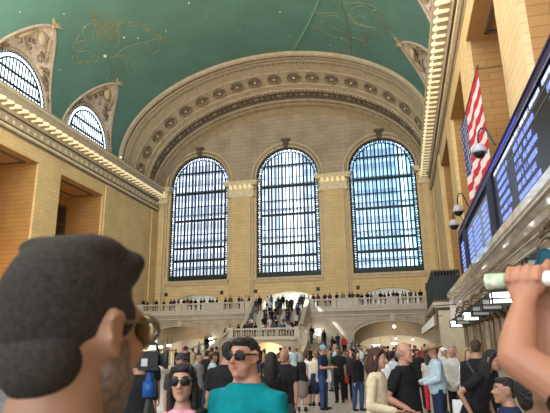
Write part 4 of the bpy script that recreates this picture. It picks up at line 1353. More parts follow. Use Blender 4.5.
    if hair == 'hat':
        c = MB(); R_ = []
        for r, z in ((.0, .135), (.05, .14), (.085, .125), (.095, .06), (.10, .05), (.18, .052), (.185, .046), (.10, .04), (.0, .04)):
            R_.append([HM @ V(max(r, .001) * math.cos(2 * PI * k / 20), max(r, .001) * 1.1 * math.sin(2 * PI * k / 20) - .01, z + (.03 * abs(math.cos(2 * PI * k / 20)) if r > .15 else 0)) for k in range(20)])
        c.grid(R_, True)
        ex.append(('straw_hat', bake(c), CL['straw']))
        c = MB().grid([[HM @ V(.099 * math.cos(2 * PI * k / 20), .109 * math.sin(2 * PI * k / 20) - .01, z) for k in range(20)] for z in (.055, .082)], True)
        ex.append(('hat_band', bake(c), CL['brown']))
    if 'sunglasses' in extras or 'goldglasses' in extras or 'glasses' in extras:
        lm = M['lens_gold'] if 'goldglasses' in extras else M['lens']
        c = MB()
        for s in (-1, 1):
            if 'goldglasses' in extras: c.ell((s * .034, .088, .002), (.030, .009, .025), HM, 14)
            else: c.grid([[HM @ V(s * (.034 + w_ * math.copysign(abs(math.cos(a)) ** .5, math.cos(a))), y_ - abs(.25 * w_ * math.cos(a)) * (1 if math.cos(a) > 0 else -.0), .003 + w_ * .68 * math.copysign(abs(math.sin(a)) ** .5, math.sin(a))) for a in [2 * PI * k / 20 for k in range(20)]] for w_, y_ in ((.001, .100), (.022, .100), (.030, .095), (.031, .084), (.02, .080), (.001, .08))], True)
        g = MB()
        g.limb([HM @ V(-.01, .104, .012), HM @ V(.01, .104, .012)], [.003 * u, .003 * u], 6)
        for s in (-1, 1):
            g.limb([HM @ V(s * .062, .088, .012), HM @ V(s * .078, .07, .014), HM @ V(s * .084, .0, .012)], [(.0022 if 'goldglasses' in extras else .0055) * u] * 3, 6)
            g.tube([HM @ V(s * .034 + .031 * math.cos(a), .093 - .0 , .004 + .022 * math.sin(a)) for a in [2 * PI * k / 14 for k in range(15)]], .003 * u, 5)
        ex.append(('sunglass_lenses', bake(c), lm)); ex.append(('sunglass_frame', bake(g), M['bronze_lt'] if 'goldglasses' in extras else M['rubber']))
    elif lod == 2 and face:
        c = MB(); g = MB()
        for s in (-1, 1):
            c.ell((s * .031, .078, .004), (.0125, .011, .0095), HM, 10); g.ell((s * .031, .0885, .004), (.0052, .002, .0052), HM, 8)
        ex.append(('eyes', bake(c), M['eyewhite'])); ex.append(('irises', bake(g), M['rubber']))
    if lod == 2 and face:
        c = MB(); c.ell((0, .0925, -.0545), (.021, .0065, .004), HM, 12); c.ell((0, .0925, -.062), (.018, .007, .0045), HM, 12)
        ex.append(('lips', bake(c), M['lip']))
        c = MB()
        for s in (-1, 1): c.limb([HM @ V(s * .014, .093, .030), HM @ V(s * .034, .091, .036), HM @ V(s * .053, .078, .030)], [.0035 * u, .0042 * u, .003 * u], 6)
        ex.append(('eyebrows', bake(c), 'hair'))
    if 'beard' in extras:
        c = MB(); c.ell((0, .024, -.060), (.0605, .0695, .060), HM, 16); c.ell((0, .066, -.098), (.030, .026, .02), HM, 12)
        for s in (-1, 1): c.ell((s * .052, .02, -.035), (.021, .032, .045), HM, 10)
        ex.append(('beard', remeshed(c, .008, 2), mat('stubble', (.23, .155, .12), .7, noise=.5, nscale=90, bump=.3, wpos=False)))
    if hair == 'crop':
        c = MB(); c.ell((0, -.052, -.028), (.067, .050, .062), HM, 20)
        ex.append(('faded_sides', remeshed(c, .008, 2), mat('hair_fade', (.036, .028, .0235), .8, noise=.5, nscale=160, bump=.15, wpos=False)))
    if 'strap' in extras:
        c = MB(); P = []
        for t in [k / 10 for k in range(11)]:
            x = (-.13 + .29 * t) * u; z = (1.42 - .50 * t); a, b = prof(z)
            yy = math.sqrt(max(0.05, 1 - (x / ((a + .03) * wide * u)) ** 2)) * (b + .03 + belly * math.exp(-((z - 1.05) / .14) ** 2)) * u
            P.append(T((x / u, yy / u, z)))
        c.tube(P, [(.022 * u, .006 * u)] * 11, 6, True, RF)
        P2 = [V(p.x, -p.y, p.z) if not lean else p for p in P]
        if not lean: c.tube(P2, [(.022 * u, .006 * u)] * 11, 6, True, RF)
        ex.append(('bag_strap', bake(c), M['rubber']))
    if 'backpack' in extras:
        c = MB(); c.limb([T((0, -.19, 1.36)), T((0, -.21, 1.2)), T((0, -.2, 1.0))], [(.12 * u, .06 * u), (.15 * u, .085 * u), (.14 * u, .075 * u)], 12, RF)
        for s in (-1, 1): c.tube([T((s * .09, -.15, 1.38)), T((s * .10, -.02, 1.445)), T((s * .10, .12, 1.36)), T((s * .11, .13, 1.2)), T((s * .13, -.1, 1.05))], .016 * u, 6)
        ex.append(('backpack', bake(c), None))
    if 'collar' in extras:
        c = MB(); c.tube([T((.075 * math.cos(a), .07 * math.sin(a) - .005, 1.465 - .02 * math.sin(a))) for a in [2 * PI * k / 16 + PI / 2 + .15 for k in range(16)]], [(.008 * u, .024 * u)] * 16, 6, True, (0, 0, 1))
        ex.append(('collar', bake(c), 'top'))
    if 'tiestrip' in extras: pass
    low = min(v.co.z for v in S_['shoes'].vertices)
    return {'m': S_, 'ex': ex, 'low': low, 'pts': {k: v - V(0, 0, low) for k, v in out.items()}, 'hc': HC - V(0, 0, low), 'htop': max(v.co.z for v in S_['body'].vertices) - low}


PARTN = {'top': 'shirt', 'bottom': 'trousers', 'shoes': 'shoes', 'hair': 'hair'}


def lobj(name, me, material, parent=None):
    if not me.materials: me.materials.append(None)
    o = bpy.data.objects.new(name, me)
    COL.objects.link(o)
    o.material_slots[0].link = 'OBJECT'
    o.material_slots[0].material = material
    if parent is not None: o.parent = parent
    return o


def place(fig, x, y, z, rz, label, sk='tan', hc='black', top='black', bottom='black', shoe='black', group=None, extra='grey', names=None, scale=1.0):
    P = dict(PARTN); P.update(names or {})
    b = lobj('person', fig['m']['body'], SK[sk])
    b.location = (x, y, z - fig['low'] * scale); b.rotation_euler = (0, 0, rz); b.scale = (scale,) * 3
    tag(b, label, 'person', group)
    for k in ('top', 'bottom', 'shoes', 'hair'):
        if k in fig['m']:
            lobj(P[k], fig['m'][k], {'top': CL[top], 'bottom': CL[bottom], 'shoes': CL[shoe], 'hair': HR[hc]}[k], b)
    made = {}
    SUB = {'irises': 'eyes', 'sunglass_lenses': 'sunglass_frame', 'hat_band': 'straw_hat'}
    for nm, me, m_ in sorted(fig['ex'], key=lambda e: e[0] in SUB):
        made[nm] = lobj(nm, me, CL[extra] if m_ is None else (HR[hc] if m_ == 'hair' else (CL[top] if m_ == 'top' else m_)), made.get(SUB.get(nm), b))
    return b


def heading(p, a):
    """rotation about z that turns a figure at p by a degrees from facing the camera (90 = towards the right of the picture)"""
    d = V(CAM.x - p.x, CAM.y - p.y, 0).normalized()
    d = Matrix.Rotation(math.radians(a), 3, 'Z') @ d
    return math.atan2(-d.x, d.y)


def stand(px, topy, d, a, label, H=None, zf=0, cols=None, **kw):
    """a figure whose head top shows at (px, topy), d metres into the picture, standing on a floor at zf"""
    p = at(px, topy, d=d)
    H = kw.pop('Hfix', None) or p.z - zf
    fig = figure(H=H, **kw)
    if kw.get('lean'):
        w_ = Matrix.Rotation(heading(p, a), 4, 'Z') @ V(fig['hc'].x, fig['hc'].y, 0)
        p = V(p.x - w_.x, p.y - w_.y, p.z)
    # correct for hair, lean and nod so the crown meets the mark
    fig_h = fig['htop']
    if abs(fig_h - H) > .02 and not kw.get('lean'):
        pass
    ob = place(fig, p.x, p.y, zf, heading(p, a), label, **(cols or {}))
    return ob, fig, p


def world(ob, q): 
    return Matrix.Translation(ob.location) @ Matrix.Rotation(ob.rotation_euler.z, 4, 'Z') @ Vector((q.x, q.y, q.z))


# ---- nearest people
# man at the left edge, seen from behind his right ear
p = at(76, 333, d=.765)
figA = figure(H=1.84, hair='crop', extras=('goldglasses', 'beard', 'collar'), lod=2, turn=0, face=False, wide=1.05)
hcA = figA['hc']
d_ = V(CAM.x - p.x, CAM.y - p.y, 0).normalized()
rzA = heading(p, 128)
off = Matrix.Rotation(rzA, 4, 'Z') @ V(hcA.x, hcA.y, 0)
manA = place(figA, p.x - off.x, p.y - off.y, 0, rzA, 'man with cropped dark hair at the left edge, very close, seen from behind', sk='tan', hc='crop', top='olive', bottom='charcoal')
sA = (p.z - .0) / hcA.z
manA.scale = (1, 1, 1)
manA.location.z += p.z - hcA.z

RELAX = None
o, f_, p = stand(247, 338.5, 3.1, -38, 'man in teal shirt and black sunglasses, front middle', belly=.07, wide=1.14, chub=1, lod=2, extras=('sunglasses',), hair='quiff', cols=dict(sk='rosy', hc='black', top='teal', bottom='denim'))
o, f_, p = stand(185, 361, 3.15, -18, 'woman in pink top and dark sunglasses with long black hair', sex='f', lod=2, extras=('sunglasses', 'strap'), hair='long', neck=.01, turn=.1, cols=dict(sk='fair', hc='black', top='pink', bottom='denim'))
o, f_, p = stand(228, 342, 6.2, 165, 'man in black T-shirt seen from behind the man in teal', lod=1, hair='short', arms=[((-.2, .1, -1), (.1, .7, -.5)), ((.3, 0, -1), (.1, .3, -1))], cols=dict(sk='tan', hc='black', top='black', bottom='black'))
o, f_, p = stand(271, 351, 6.8, 180, 'woman with big black hair and tan neck strap behind the man in teal', sex='f', lod=1, hair='long', neck=.05, cols=dict(sk='tan', hc='black', top='black', bottom='black'))
o, f_, p = stand(285, 349, 8.8, -25, 'balding man in black shirt right of the woman with big black hair', lod=1, hair='bald', cols=dict(sk='tan', hc='brown', top='black', bottom='charcoal'))
o, f_, p = stand(375, 347, 6.0, 72, 'woman in cream jacket with auburn bob facing right', sex='f', lod=2, hair='bob', sleeve='long', hem=.92, extras=(), nod=.1, arms=[((-.15, .0, -1), (.35, 1, -.25)), ((.18, -.1, -1), (-.2, 1, -.15))], cols=dict(sk='fair', hc='auburn', top='cream', bottom='black'))
o, f_, p = stand(402, 343.5, 6.1, 62, 'bald man in black T-shirt, hand on hip, facing right', lod=2, hair='bald', belly=.05, arms=[((-.5, -.35, -1), (.9, .5, -.35)), ((.35, -.35, -1), (-.25, .9, -.45))], cols=dict(sk='rosy', hc='grey', top='black', bottom='charcoal'))
o, f_, p = stand(434, 345.5, 10.0, -75, 'man in straw hat and light blue shirt with dark jeans', lod=1, hair='hat', sleeve='long', nod=.15, belly=.05, arms=[((-.15, .1, -1), (.2, 1, -.3)), ((.15, .1, -1), (-.2, 1, -.25))], cols=dict(sk='tan', hc='brown', top='lightblue', bottom='navy'))
o, f_, p = stand(452.5, 345.5, 10.6, -25, 'grey-haired man in light grey shirt and black trousers', lod=1, hair='short', sleeve='long', arms=[((-.1, .1, -1), (.3, .8, -.6)), ((.1, .1, -1), (-.3, .8, -.6))], cols=dict(sk='rosy', hc='grey', top='lightgrey', bottom='black'))
o, f_, p = stand(464, 346.5, 9.4, 60, 'blonde woman in white blouse holding blue papers, facing right', sex='f', lod=1, hair='bob', sleeve='long', nod=.1, arms=[((-.1, .2, -1), (.3, 1, 0)), ((.1, .2, -1), (-.3, 1, .0))], cols=dict(sk='fair', hc='blond', top='white', bottom='black'))
bl, blp = o, f_
o, f_, p = stand(475, 340, 7.6, 172, 'dark-haired man in black jacket with a strap across his back, in the ticket queue', lod=1, hair='short', sleeve='long', extras=('strap',), nod=.15, cols=dict(sk='tan', hc='brown', top='black', bottom='black'))
o, f_, p = stand(492, 358, 6.2, 60, 'woman in black leaning forward with long dark hair hanging', sex='f', lod=2, Hfix=1.72, hair='long', lean=.42, nod=.25, face=False, arms=[((-.45, -.3, -1), (.1, .8, -.8)), ((.55, -.45, -1), (-.2, .9, -.8))], cols=dict(sk='tan', hc='black', top='black', bottom='black'))
o, f_, p = stand(506, 379, 4.2, -72, 'boy with short black hair facing left, bottom right', lod=2, hair='quiff', nod=-.05, cols=dict(sk='tan', hc='black', top='navy', bottom='denim'))
o, f_, p = stand(530, 372, 2.3, 100, 'person in black T-shirt half hidden behind the boy at the lower right corner', lod=1, hair='short', cols=dict(sk='brown', hc='black', top='black', bottom='black'))
o, f_, p = stand(181, 354, 7.8, 10, 'person in a dark grey knit cap behind the woman in pink', lod=1, hair='cap', cols=dict(sk='tan', hc='black', top='charcoal', bottom='charcoal', extra='charcoal'))
o, f_, p = stand(140, 352, 6.0, 150, 'camera operator in black at the left beside the video camera', lod=1, hair='short', cols=dict(sk='tan', hc='black', top='black', bottom='black'))
o, f_, p = stand(149, 351, 9.5, 20, 'person in black standing in front of the booth', lod=1, hair='short', cols=dict(sk='brown', hc='black', top='black', bottom='black'))
o, f_, p = stand(18, 352, 6, 20, 'person in a blue-grey top by the left edge behind the close man', lod=1, hair='short', cols=dict(sk='tan', hc='brown', top='grey', bottom='black'))

# ---- people standing on the open floor, about fifteen metres off
def bag(name, label, cat, x, y, z, w, d, h, m_, strap=True):
    t = tag(empty(name, (x, y, z)), label, cat)
    b = MB().grid([[(-w * k, -d * k, zz), (w * k, -d * k, zz), (w * k, d * k, zz), (-w * k, d * k, zz)] for k, zz in ((.9, 0), (1.04, h * .15), (1.0, h * .6), (.86, h))], True, True)
    b.build('bag_body', m_, t)
    if strap:
        MB().tube([(-w * .5, 0, h * .95), (-w * .35, 0, h * 1.35), (0, 0, h * 1.5), (w * .35, 0, h * 1.35), (w * .5, 0, h * .95)], .012, 6).build('handle', m_, t, True)
    return t
STEP = [((-.03, .42, -1), (0, -.05, -1)), ((.03, -.25, -1), (0, -.55, -1))]
o, f_, p = stand(322, 345.5, 15, 65, 'man in light blue cap, navy shirt and jeans reading a phone', lod=1, hair='cap', nod=.3, arms=[((-.1, .15, -1), (.3, 1, .1)), ((.1, .15, -1), (-.3, 1, .1))], cols=dict(sk='tan', hc='brown', top='navy', bottom='denim', extra='capblue', shoe='black'))
q = at(324, 382, d=14.75)
bag('tote_bag', 'pale canvas tote hanging at the hip of the man in the light blue cap', 'bag', q.x, q.y, q.z, .22, .06, .34, CL['lightgrey'])
o, f_, p = stand(338, 347.5, 16.8, -10, 'person dressed all in black just right of the man in the light blue cap', lod=1, hair='short', cols=dict(sk='brown', hc='black', top='black', bottom='black'))
o, f_, p = stand(301, 352, 14.6, 170, 'grey-haired woman in black top and grey skirt', sex='f', lod=1, hair='bob', bottom='skirt', sleeve='none', cols=dict(sk='fair', hc='grey', top='black', bottom='taupe'), )
q = at(308.5, 394, d=14.5)
bag('handbag', 'boxy black handbag carried beside the grey skirt', 'bag', q.x, q.y, q.z, .13, .06, .24, CL['black'])
o, f_, p = stand(306, 352, 16.0, 150, 'person in white long-sleeved shirt behind the woman in the grey skirt', sex='f', lod=1, hair='short', sleeve='long', cols=dict(sk='fair', hc='brown', top='white', bottom='khaki'))
o, f_, p = stand(315, 351, 15.9, 160, 'light-haired woman in beige shawl with a navy jacket tied at her waist', sex='f', lod=1, hair='bun', sleeve='long', hem=1.02, bottom='skirt', cols=dict(sk='fair', hc='blond', top='cream', bottom='navy'))
o, f_, p = stand(280, 351.5, 14.8, 85, 'man in black jacket striding to the right', lod=1, hair='short', sleeve='long', legs=STEP, cols=dict(sk='tan', hc='brown', top='black', bottom='navy'))
o, f_, p = stand(347, 350, 17.5, 10, 'person in dark top holding a red bag', lod=1, hair='short', cols=dict(sk='brown', hc='black', top='charcoal', bottom='black'))
q = at(344, 383, d=17.2)
bag('shopping_bag', 'bright red shopping bag between two people in black', 'bag', q.x, q.y, q.z, .16, .07, .44, CL['red'])
o, f_, p = stand(356, 350, 14.6, 45, 'woman with long dark hair in black top and blue jeans', sex='f', lod=1, hair='long', sleeve='long', legs=[((-.03, .12, -1), (0, -.1, -1)), ((.03, -.1, -1), (0, -.1, -1))], cols=dict(sk='fair', hc='black', top='black', bottom='denim'))
o, f_, p = stand(417, 349, 15, 0, 'person in black facing the camera between the bald man and the straw hat', lod=1, hair='short', cols=dict(sk='brown', hc='black', top='black', bottom='black'))
o, f_, p = stand(427, 352, 14, 160, 'woman in red trousers and pale top behind the straw-hatted man', sex='f', lod=1, hair='long', sleeve='short', cols=dict(sk='fair', hc='brown', top='lightgrey', bottom='red'))
o, f_, p = stand(443, 347.5, 14, 30, 'person in a white baseball cap behind the light blue shirt', lod=1, hair='cap', cols=dict(sk='tan', hc='black', top='lightgrey', bottom='black', extra='white'))
o, f_, p = stand(213, 352, 13, 100, 'person in pale blue top walking right of the pink-topped woman', lod=1, hair='short', legs=STEP, cols=dict(sk='tan', hc='black', top='lightblue', bottom='khaki'))
o, f_, p = stand(207, 350.5, 15.5, 140, 'person in black with arm stretched out towards the stairs', lod=1, hair='short', arms=[((-.8, .5, -.1), (-.6, .8, .1)), ((.1, .1, -1), (0, .2, -1))], cols=dict(sk='tan', hc='black', top='black', bottom='denim'))
o, f_, p = stand(198, 353, 12.5, 60, 'person in grey shirt beside the woman in pink', lod=1, hair='short', cols=dict(sk='tan', hc='black', top='grey', bottom='charcoal'))
o, f_, p = stand(385, 351, 11, 190, 'person in white top seen between the cream jacket and the bald man', sex='f', lod=1, hair='bun', cols=dict(sk='fair', hc='black', top='white', bottom='denim'))
o, f_, p = stand(392, 350, 13, 150, 'person in blue-grey top close behind the bald man', sex='f', lod=1, hair='pony', cols=dict(sk='fair', hc='black', top='lightblue', bottom='charcoal'))

# ---- raised arms at the right edge
def arms_person():
    body = MB()
    hL, eL, sL = at(526, 292, d=1.32), at(516, 358, d=1.20), at(622, 428, d=1.06)
    hR, eR = at(544, 299, d=1.37), at(556, 384, d=1.30)
    ax = V(CR.x * .5 + CF.x * .85, CR.y * .5 + CF.y * .85, 0).normalized()
    mid = sL + ax * .2
    foot = V(mid.x, mid.y, 0)
    fw = V(-ax.y, ax.x, 0)
    if fw.dot(CR) > 0: fw = -fw
    sh_w = .20
    sL2 = mid - ax * sh_w; sR2 = mid + ax * sh_w; sL = sL2; sR = sR2; zt = mid.z / 1.40
    RFn = tuple(fw)
    zs = [(.85, .155, .112), (.95, .16, .118), (1.08, .15, .11), (1.25, .17, .118), (1.36, .185, .11), (1.43, .16, .09), (1.48, .085, .07)]
    body.limb([V(mid.x, mid.y, z * zt) for z, _, _ in zs], [(a, b) for _, a, b in zs], 14, RFn)
    hd = V(mid.x, mid.y, mid.z + .25)
    body.limb([V(mid.x, mid.y, mid.z + .05), hd + V(0, 0, -.05)], [.058, .055], 12)
    Mh = Matrix.Translation(hd) @ Matrix((ax, fw, V(0, 0, 1))).transposed().to_4x4()
    body.ell((0, -.008, .015), (.075, .094, .10), Mh, 20); body.ell((0, .022, -.04), (.06, .07, .078), Mh, 20); body.ell((0, .105, -.02), (.012, .014, .02), Mh, 10)
    for s in (-1, 1): body.ell((s * .077, 0, -.004), (.011, .019, .03), Mh, 10)
    for s in (-1, 1):
        b0 = V(mid.x, mid.y, .9) + ax * s * .09
        body.limb([b0, b0 - V(0, 0, .42), b0 - V(0, 0, .83)], [.085, .056, .037], 12, RFn)
        an = b0 - V(0, 0, .83)
        body.limb([an - fw * .03 - V(0, 0, .03), an + fw * .16 - V(0, 0, .035)], [.036, .028], 10, (0, 0, 1))
    for sh, sh0, el, ha in ((sL, sL2, eL, hL), (sR, sR2, eR, hR)):
        body.limb([mid + (sh0 - mid) * .6 + V(0, 0, 0), sh0, sh0.lerp(el, .5), el], [.055, .056, .048, .042], 14)
        wr = el.lerp(ha, .80)
        fd = (wr - el).normalized()
        body.limb([el, el.lerp(wr, .25), el.lerp(wr, .6), wr], [.041, .0435, .037, .0275], 16)
    # left hand: a fist closed around the rolled paper
    fdL = (hL - eL).normalized()
    tubeax = (at(550, 277.5, d=1.3) - at(486, 281, d=1.38)).normalized()
    wrL = eL.lerp(hL, .80)
    nL = fdL.cross(tubeax).normalized()
    if nL.dot(CAM - hL) < 0: nL = -nL          # towards the camera: back of the hand
    C0 = at(525, 279.3, d=1.335)               # centre of the tube inside the grip
    body.limb([wrL, wrL.lerp(C0, .5) + nL * .012, C0 + nL * .024 - fdL * .012], [(.028, .021), (.040, .018), (.042, .014)], 12, tuple(nL))
    for k in range(4):
        off = tubeax * (-.033 + .0222 * k)
        ln = (.92, 1.0, 1.0, .88)[k]
        ks = C0 + off + nL * .028 + fdL * .006
        P = [ks - fdL * .03, ks + fdL * .006, C0 + off * .95 + fdL * .033 * ln + nL * .008, C0 + off * .92 + fdL * .026 - nL * .018, C0 + off * .9 - nL * .028 + fdL * .004]
        body.limb(P, [.0098, .0098, .0090, .0085, .0075], 9, tuple(tubeax))
    tb = wrL.lerp(C0, .55) + tubeax * .03
    body.limb([tb, C0 + tubeax * .045 - fdL * .005 + nL * .012, C0 + tubeax * .050 + fdL * .030 + nL * .012, C0 + tubeax * .050 + fdL * .048 + nL * .006], [.015, .0135, .012, .010], 9, tuple(nL))
    # right hand: fingers behind the phone, thumb across its edge
    fdR = (hR - eR).normalized()
    wrR = eR.lerp(hR, .80)
    pc = at(545, 277, d=1.37)                 # centre of the phone
    tc_ = (CAM - pc).normalized()
    side = CR.copy()
    body.limb([wrR, wrR.lerp(pc, .4) - tc_ * .008, pc - CU * .028 - tc_ * .018], [(.028, .021), (.040, .018), (.040, .014)], 12, tuple(tc_))
    for k in range(4):
        b0 = pc - CU * .034 - tc_ * .018 + side * (-.03 + .020 * k)
        b1 = pc + CU * (-.004 + .006 * k) - tc_ * .022 + side * (-.040 + .006 * k)
        b2 = pc + CU * (.012 + .009 * (k - 1)) - tc_ * .010 + side * (-.046)
        body.limb([b0, b1, b2], [.0105, .0095, .008], 9)
    body.limb([pc - CU * .05 + side * .02, pc - CU * .028 + side * .012 + tc_ * .012, pc - CU * .008 + side * .006 + tc_ * .014], [.015, .012, .009], 9)
    me = remeshed(body, .0042, 2)
    me.materials.append(SK['arm'])
    b = link('person', me); tag(b, 'person at right edge raising both forearms to hold a rolled paper and a phone', 'person')
    tp = MB()
    tp.limb([V(mid.x, mid.y, z * zt) for z, _, _ in zs[:-1]], [(a + .016, c + .016) for _, a, c in zs[:-1]], 14, RFn)
    for sh0, el in ((sL2, eL), (sR2, eR)):
        tp.limb([mid + (sh0 - mid) * .5, sh0, sh0.lerp(el, .38)], [.066, .070, .068], 14)
    m2 = remeshed(tp, .012, 3); lobj('shirt', m2, CL['black'], b)
    tr = MB()
    for s in (-1, 1):
        b0 = V(mid.x, mid.y, .92) + ax * s * .09
        tr.limb([b0, b0 - V(0, 0, .42), b0 - V(0, 0, .82)], [.105, .075, .06], 12, RFn)
    lobj('trousers', remeshed(tr, .016, 3), CL['denim'], b)
    sh = MB()
    for s in (-1, 1):
        an = V(mid.x, mid.y, .06) + ax * s * .09
        sh.limb([an - fw * .05 - V(0, 0, .01), an + fw * .08 - V(0, 0, .01), an + fw * .17 - V(0, 0, .018)], [(.045, .042), (.05, .04), (.042, .03)], 12, (0, 0, 1))
    lobj('shoes', remeshed(sh, .014, 1), CL['black'], b)
    hr = MB().ell((0, -.018, .032), (.082, .097, .096), Mh, 20).ell((0, .03, .085), (.06, .05, .036), Mh, 16)
    lobj('hair', remeshed(hr, .009, 2), HR['black'], b)
    # rolled paper
    a0, a1 = at(486.5, 281.5, d=1.40), at(572, 277.2, d=1.262)
    ax_ = (a1 - a0).normalized()
    t = tag(empty('rolled_paper', a0), 'white rolled paper tube with a green printed end held in the raised hand', 'paper roll')
    MB().tube([(0, 0, 0)] + [tuple((a1 - a0) * k) for k in (.5, 1)], .0195, 20).build('roll', mat('paper_white', (.78, .76, .72), .6), t, True)
    gm = mat('green_print', (.24, .42, .16), .6, noise=.75, nscale=55, wpos=False, col2=(.72, .74, .66))
    MB().tube([(0, 0, 0), tuple(ax_ * .062)], .0202, 20).build('printed_end', gm, t, True)
    MB().tube([tuple(ax_ * -.0012), tuple(ax_ * .004)], .0165, 16).build('roll_core', mat('roll_inside', (.05, .07, .03), .8), t, True)
    gl = MB()
    for k in range(5):
        c = ax_ * (.050 + .0055 * k) + tc_ * .0205
        gl.limb([c - CU * .006, c + CU * .006], [.0012, .0012], 5)
    gl.build('print_marks', mat('print_dark', (.04, .06, .03), .7), t)
    # phone
    ph = tag(empty('phone', pc), 'dark blue phone held up in the right-hand raised hand', 'phone')
    ex = (side * .85 + CU * .25 + tc_ * .35).normalized(); ez = (CU - ex * CU.dot(ex)).normalized(); ey = ez.cross(ex)
    RM = Matrix((ex, ey, ez)).transposed().to_4x4() @ Matrix.Rotation(.62, 4, 'Y') @ Matrix.Rotation(.5, 4, 'Z')
    bx = MB()
    w, dd, h, r = .036, .0045, .074, .010
    prof_ = []
    for cx, cz, a0_ in ((w - r, h - r, 0), (-w + r, h - r, 90), (-w + r, -h + r, 180), (w - r, -h + r, 270)):
        for k in range(5):
            a = math.radians(a0_ + 22.5 * k); prof_.append((cx + r * math.cos(a), cz + r * math.sin(a)))
    bx.grid([[RM @ V(x, -dd, z) for x, z in prof_], [RM @ V(x, dd, z) for x, z in prof_]], True, True)
    bx.build('case', mat('phone_blue', (.01, .05, .10), .3), ph)
    sg = 1 if (RM @ V(0, 1, 0)).dot(tc_) > 0 else -1
    MB().grid([[RM @ V(x * .9, sg * (dd + .0006), z * .94) for x, z in prof_], [RM @ V(x * .9, sg * dd * .5, z * .94) for x, z in prof_]], True, True).build('screen', mat('phone_screen', (.03, .10, .14), .1, emit=(.05, .28, .36), estr=.12), ph)
arms_person()

# ---- video camera on its rig, left
p = at(151, 361, d=2.45)
vc = tag(empty('video_camera', p), 'black professional video camera with a pale label, lower left', 'camera')
ux, uy, uz = CR.copy(), V(-CR.y, CR.x, 0).normalized(), V(0, 0, 1)
VM = Matrix((V(CR.x, CR.y, 0).normalized(), uy, uz)).transposed().to_4x4() @ Matrix.Rotation(.15, 4, 'Z')
def vb(a, b): return MB().box(a, b, VM)
M['camblk'] = mat('camera_black', (.018, .018, .02), .45, noise=.2, nscale=20, wpos=False)
vb((-.055, -.05, -.04), (.035, .06, .045)).build('camera_body', M['camblk'], vc)
MB().tube([VM @ V(.035, 0, .005), VM @ V(.045, 0, .005), VM @ V(.058, 0, .005), VM @ V(.060, 0, .005)], [.026, .03, .034, .036], 16).build('lens', M['camblk'], vc, True)
MB().tube([VM @ V(.058, 0, .005), VM @ V(.080, 0, .005)], [.04, .044], 16).build('lens_hood', M['rubber'], vc, True)
vb((-.04, -.053, -.022), (-.012, -.049, .012)).build('pale_label', mat('label_grey', (.45, .45, .45), .5), vc)
MB().limb([VM @ V(-.05, 0, .045), VM @ V(-.045, 0, .075), VM @ V(.02, 0, .08), VM @ V(.03, 0, .045)], [.008] * 4, 8).build('top_handle', M['rubber'], vc, True)
vb((-.075, -.03, -.03), (-.055, .03, .03)).build('viewfinder', M['rubber'], vc)
q = at(153, 402, d=2.45)
tp_ = tag(empty('camera_tripod', (p.x, p.y, 0)), 'tripod with a bright blue head under the video camera', 'tripod')
hz_ = p.z - .04
MB().limb([(0, 0, hz_ - .015), (0, 0, hz_ - .05)], [.018, .02], 12).box((-.024, -.024, hz_ - .12), (.024, .024, hz_ - .05)).build('head', mat('tripod_blue', (.008, .06, .24), .4), tp_, True)
for k in range(3):
    a = 2 * PI * k / 3 + .4
    MB().limb([(0, 0, hz_ - .14), (.38 * math.cos(a), .38 * math.sin(a), .02)], [.018, .012], 8).build('leg', M['rubber'], tp_, True)

# hard white case near the queue
q = at(461, 404, d=8.4)
cs = tag(empty('cooler_box', (q.x, q.y, 0)), 'white hard case with a black band beside the blonde woman', 'case')
cb = MB().grid([[(-.13 * k, -.1 * k, z), (.13 * k, -.1 * k, z), (.13 * k, .1 * k, z), (-.13 * k, .1 * k, z)] for k, z in ((.93, 0.05), (1, .08), (1, q.z + .0), (.93, q.z + .06))], True, True)
cb.build('case_body', mat('case_white', (.66, .67, .68), .4), cs)
MB().box((-.134, -.104, q.z * .72), (.134, .104, q.z * .76)).build('band', M['rubber'], cs)
MB().tube([(-.06, 0, q.z + .05), (-.05, 0, q.z + .12), (.05, 0, q.z + .12), (.06, 0, q.z + .05)], .01, 6).build('handle', M['rubber'], cs, True)
for s in (-1, 1): MB().tube([(s * .1 - .01, 0, .03), (s * .1 + .01, 0, .03)], .03, 10).build('wheel', M['rubber'], cs)
hp = world(bl, blp['pts']['hand1'])
pt_ = tag(empty('paper_sheet', hp), 'blue-edged sheet of paper in the blonde woman\'s hands', 'paper')
MB().box((-.09, -.004, -.02), (.09, .0, .12)).build('sheet', CL['lightblue'], pt_)
MB().box((-.09, -.006, -.02), (-.06, .002, .12)).build('blue_edge', CL['blue'], pt_)

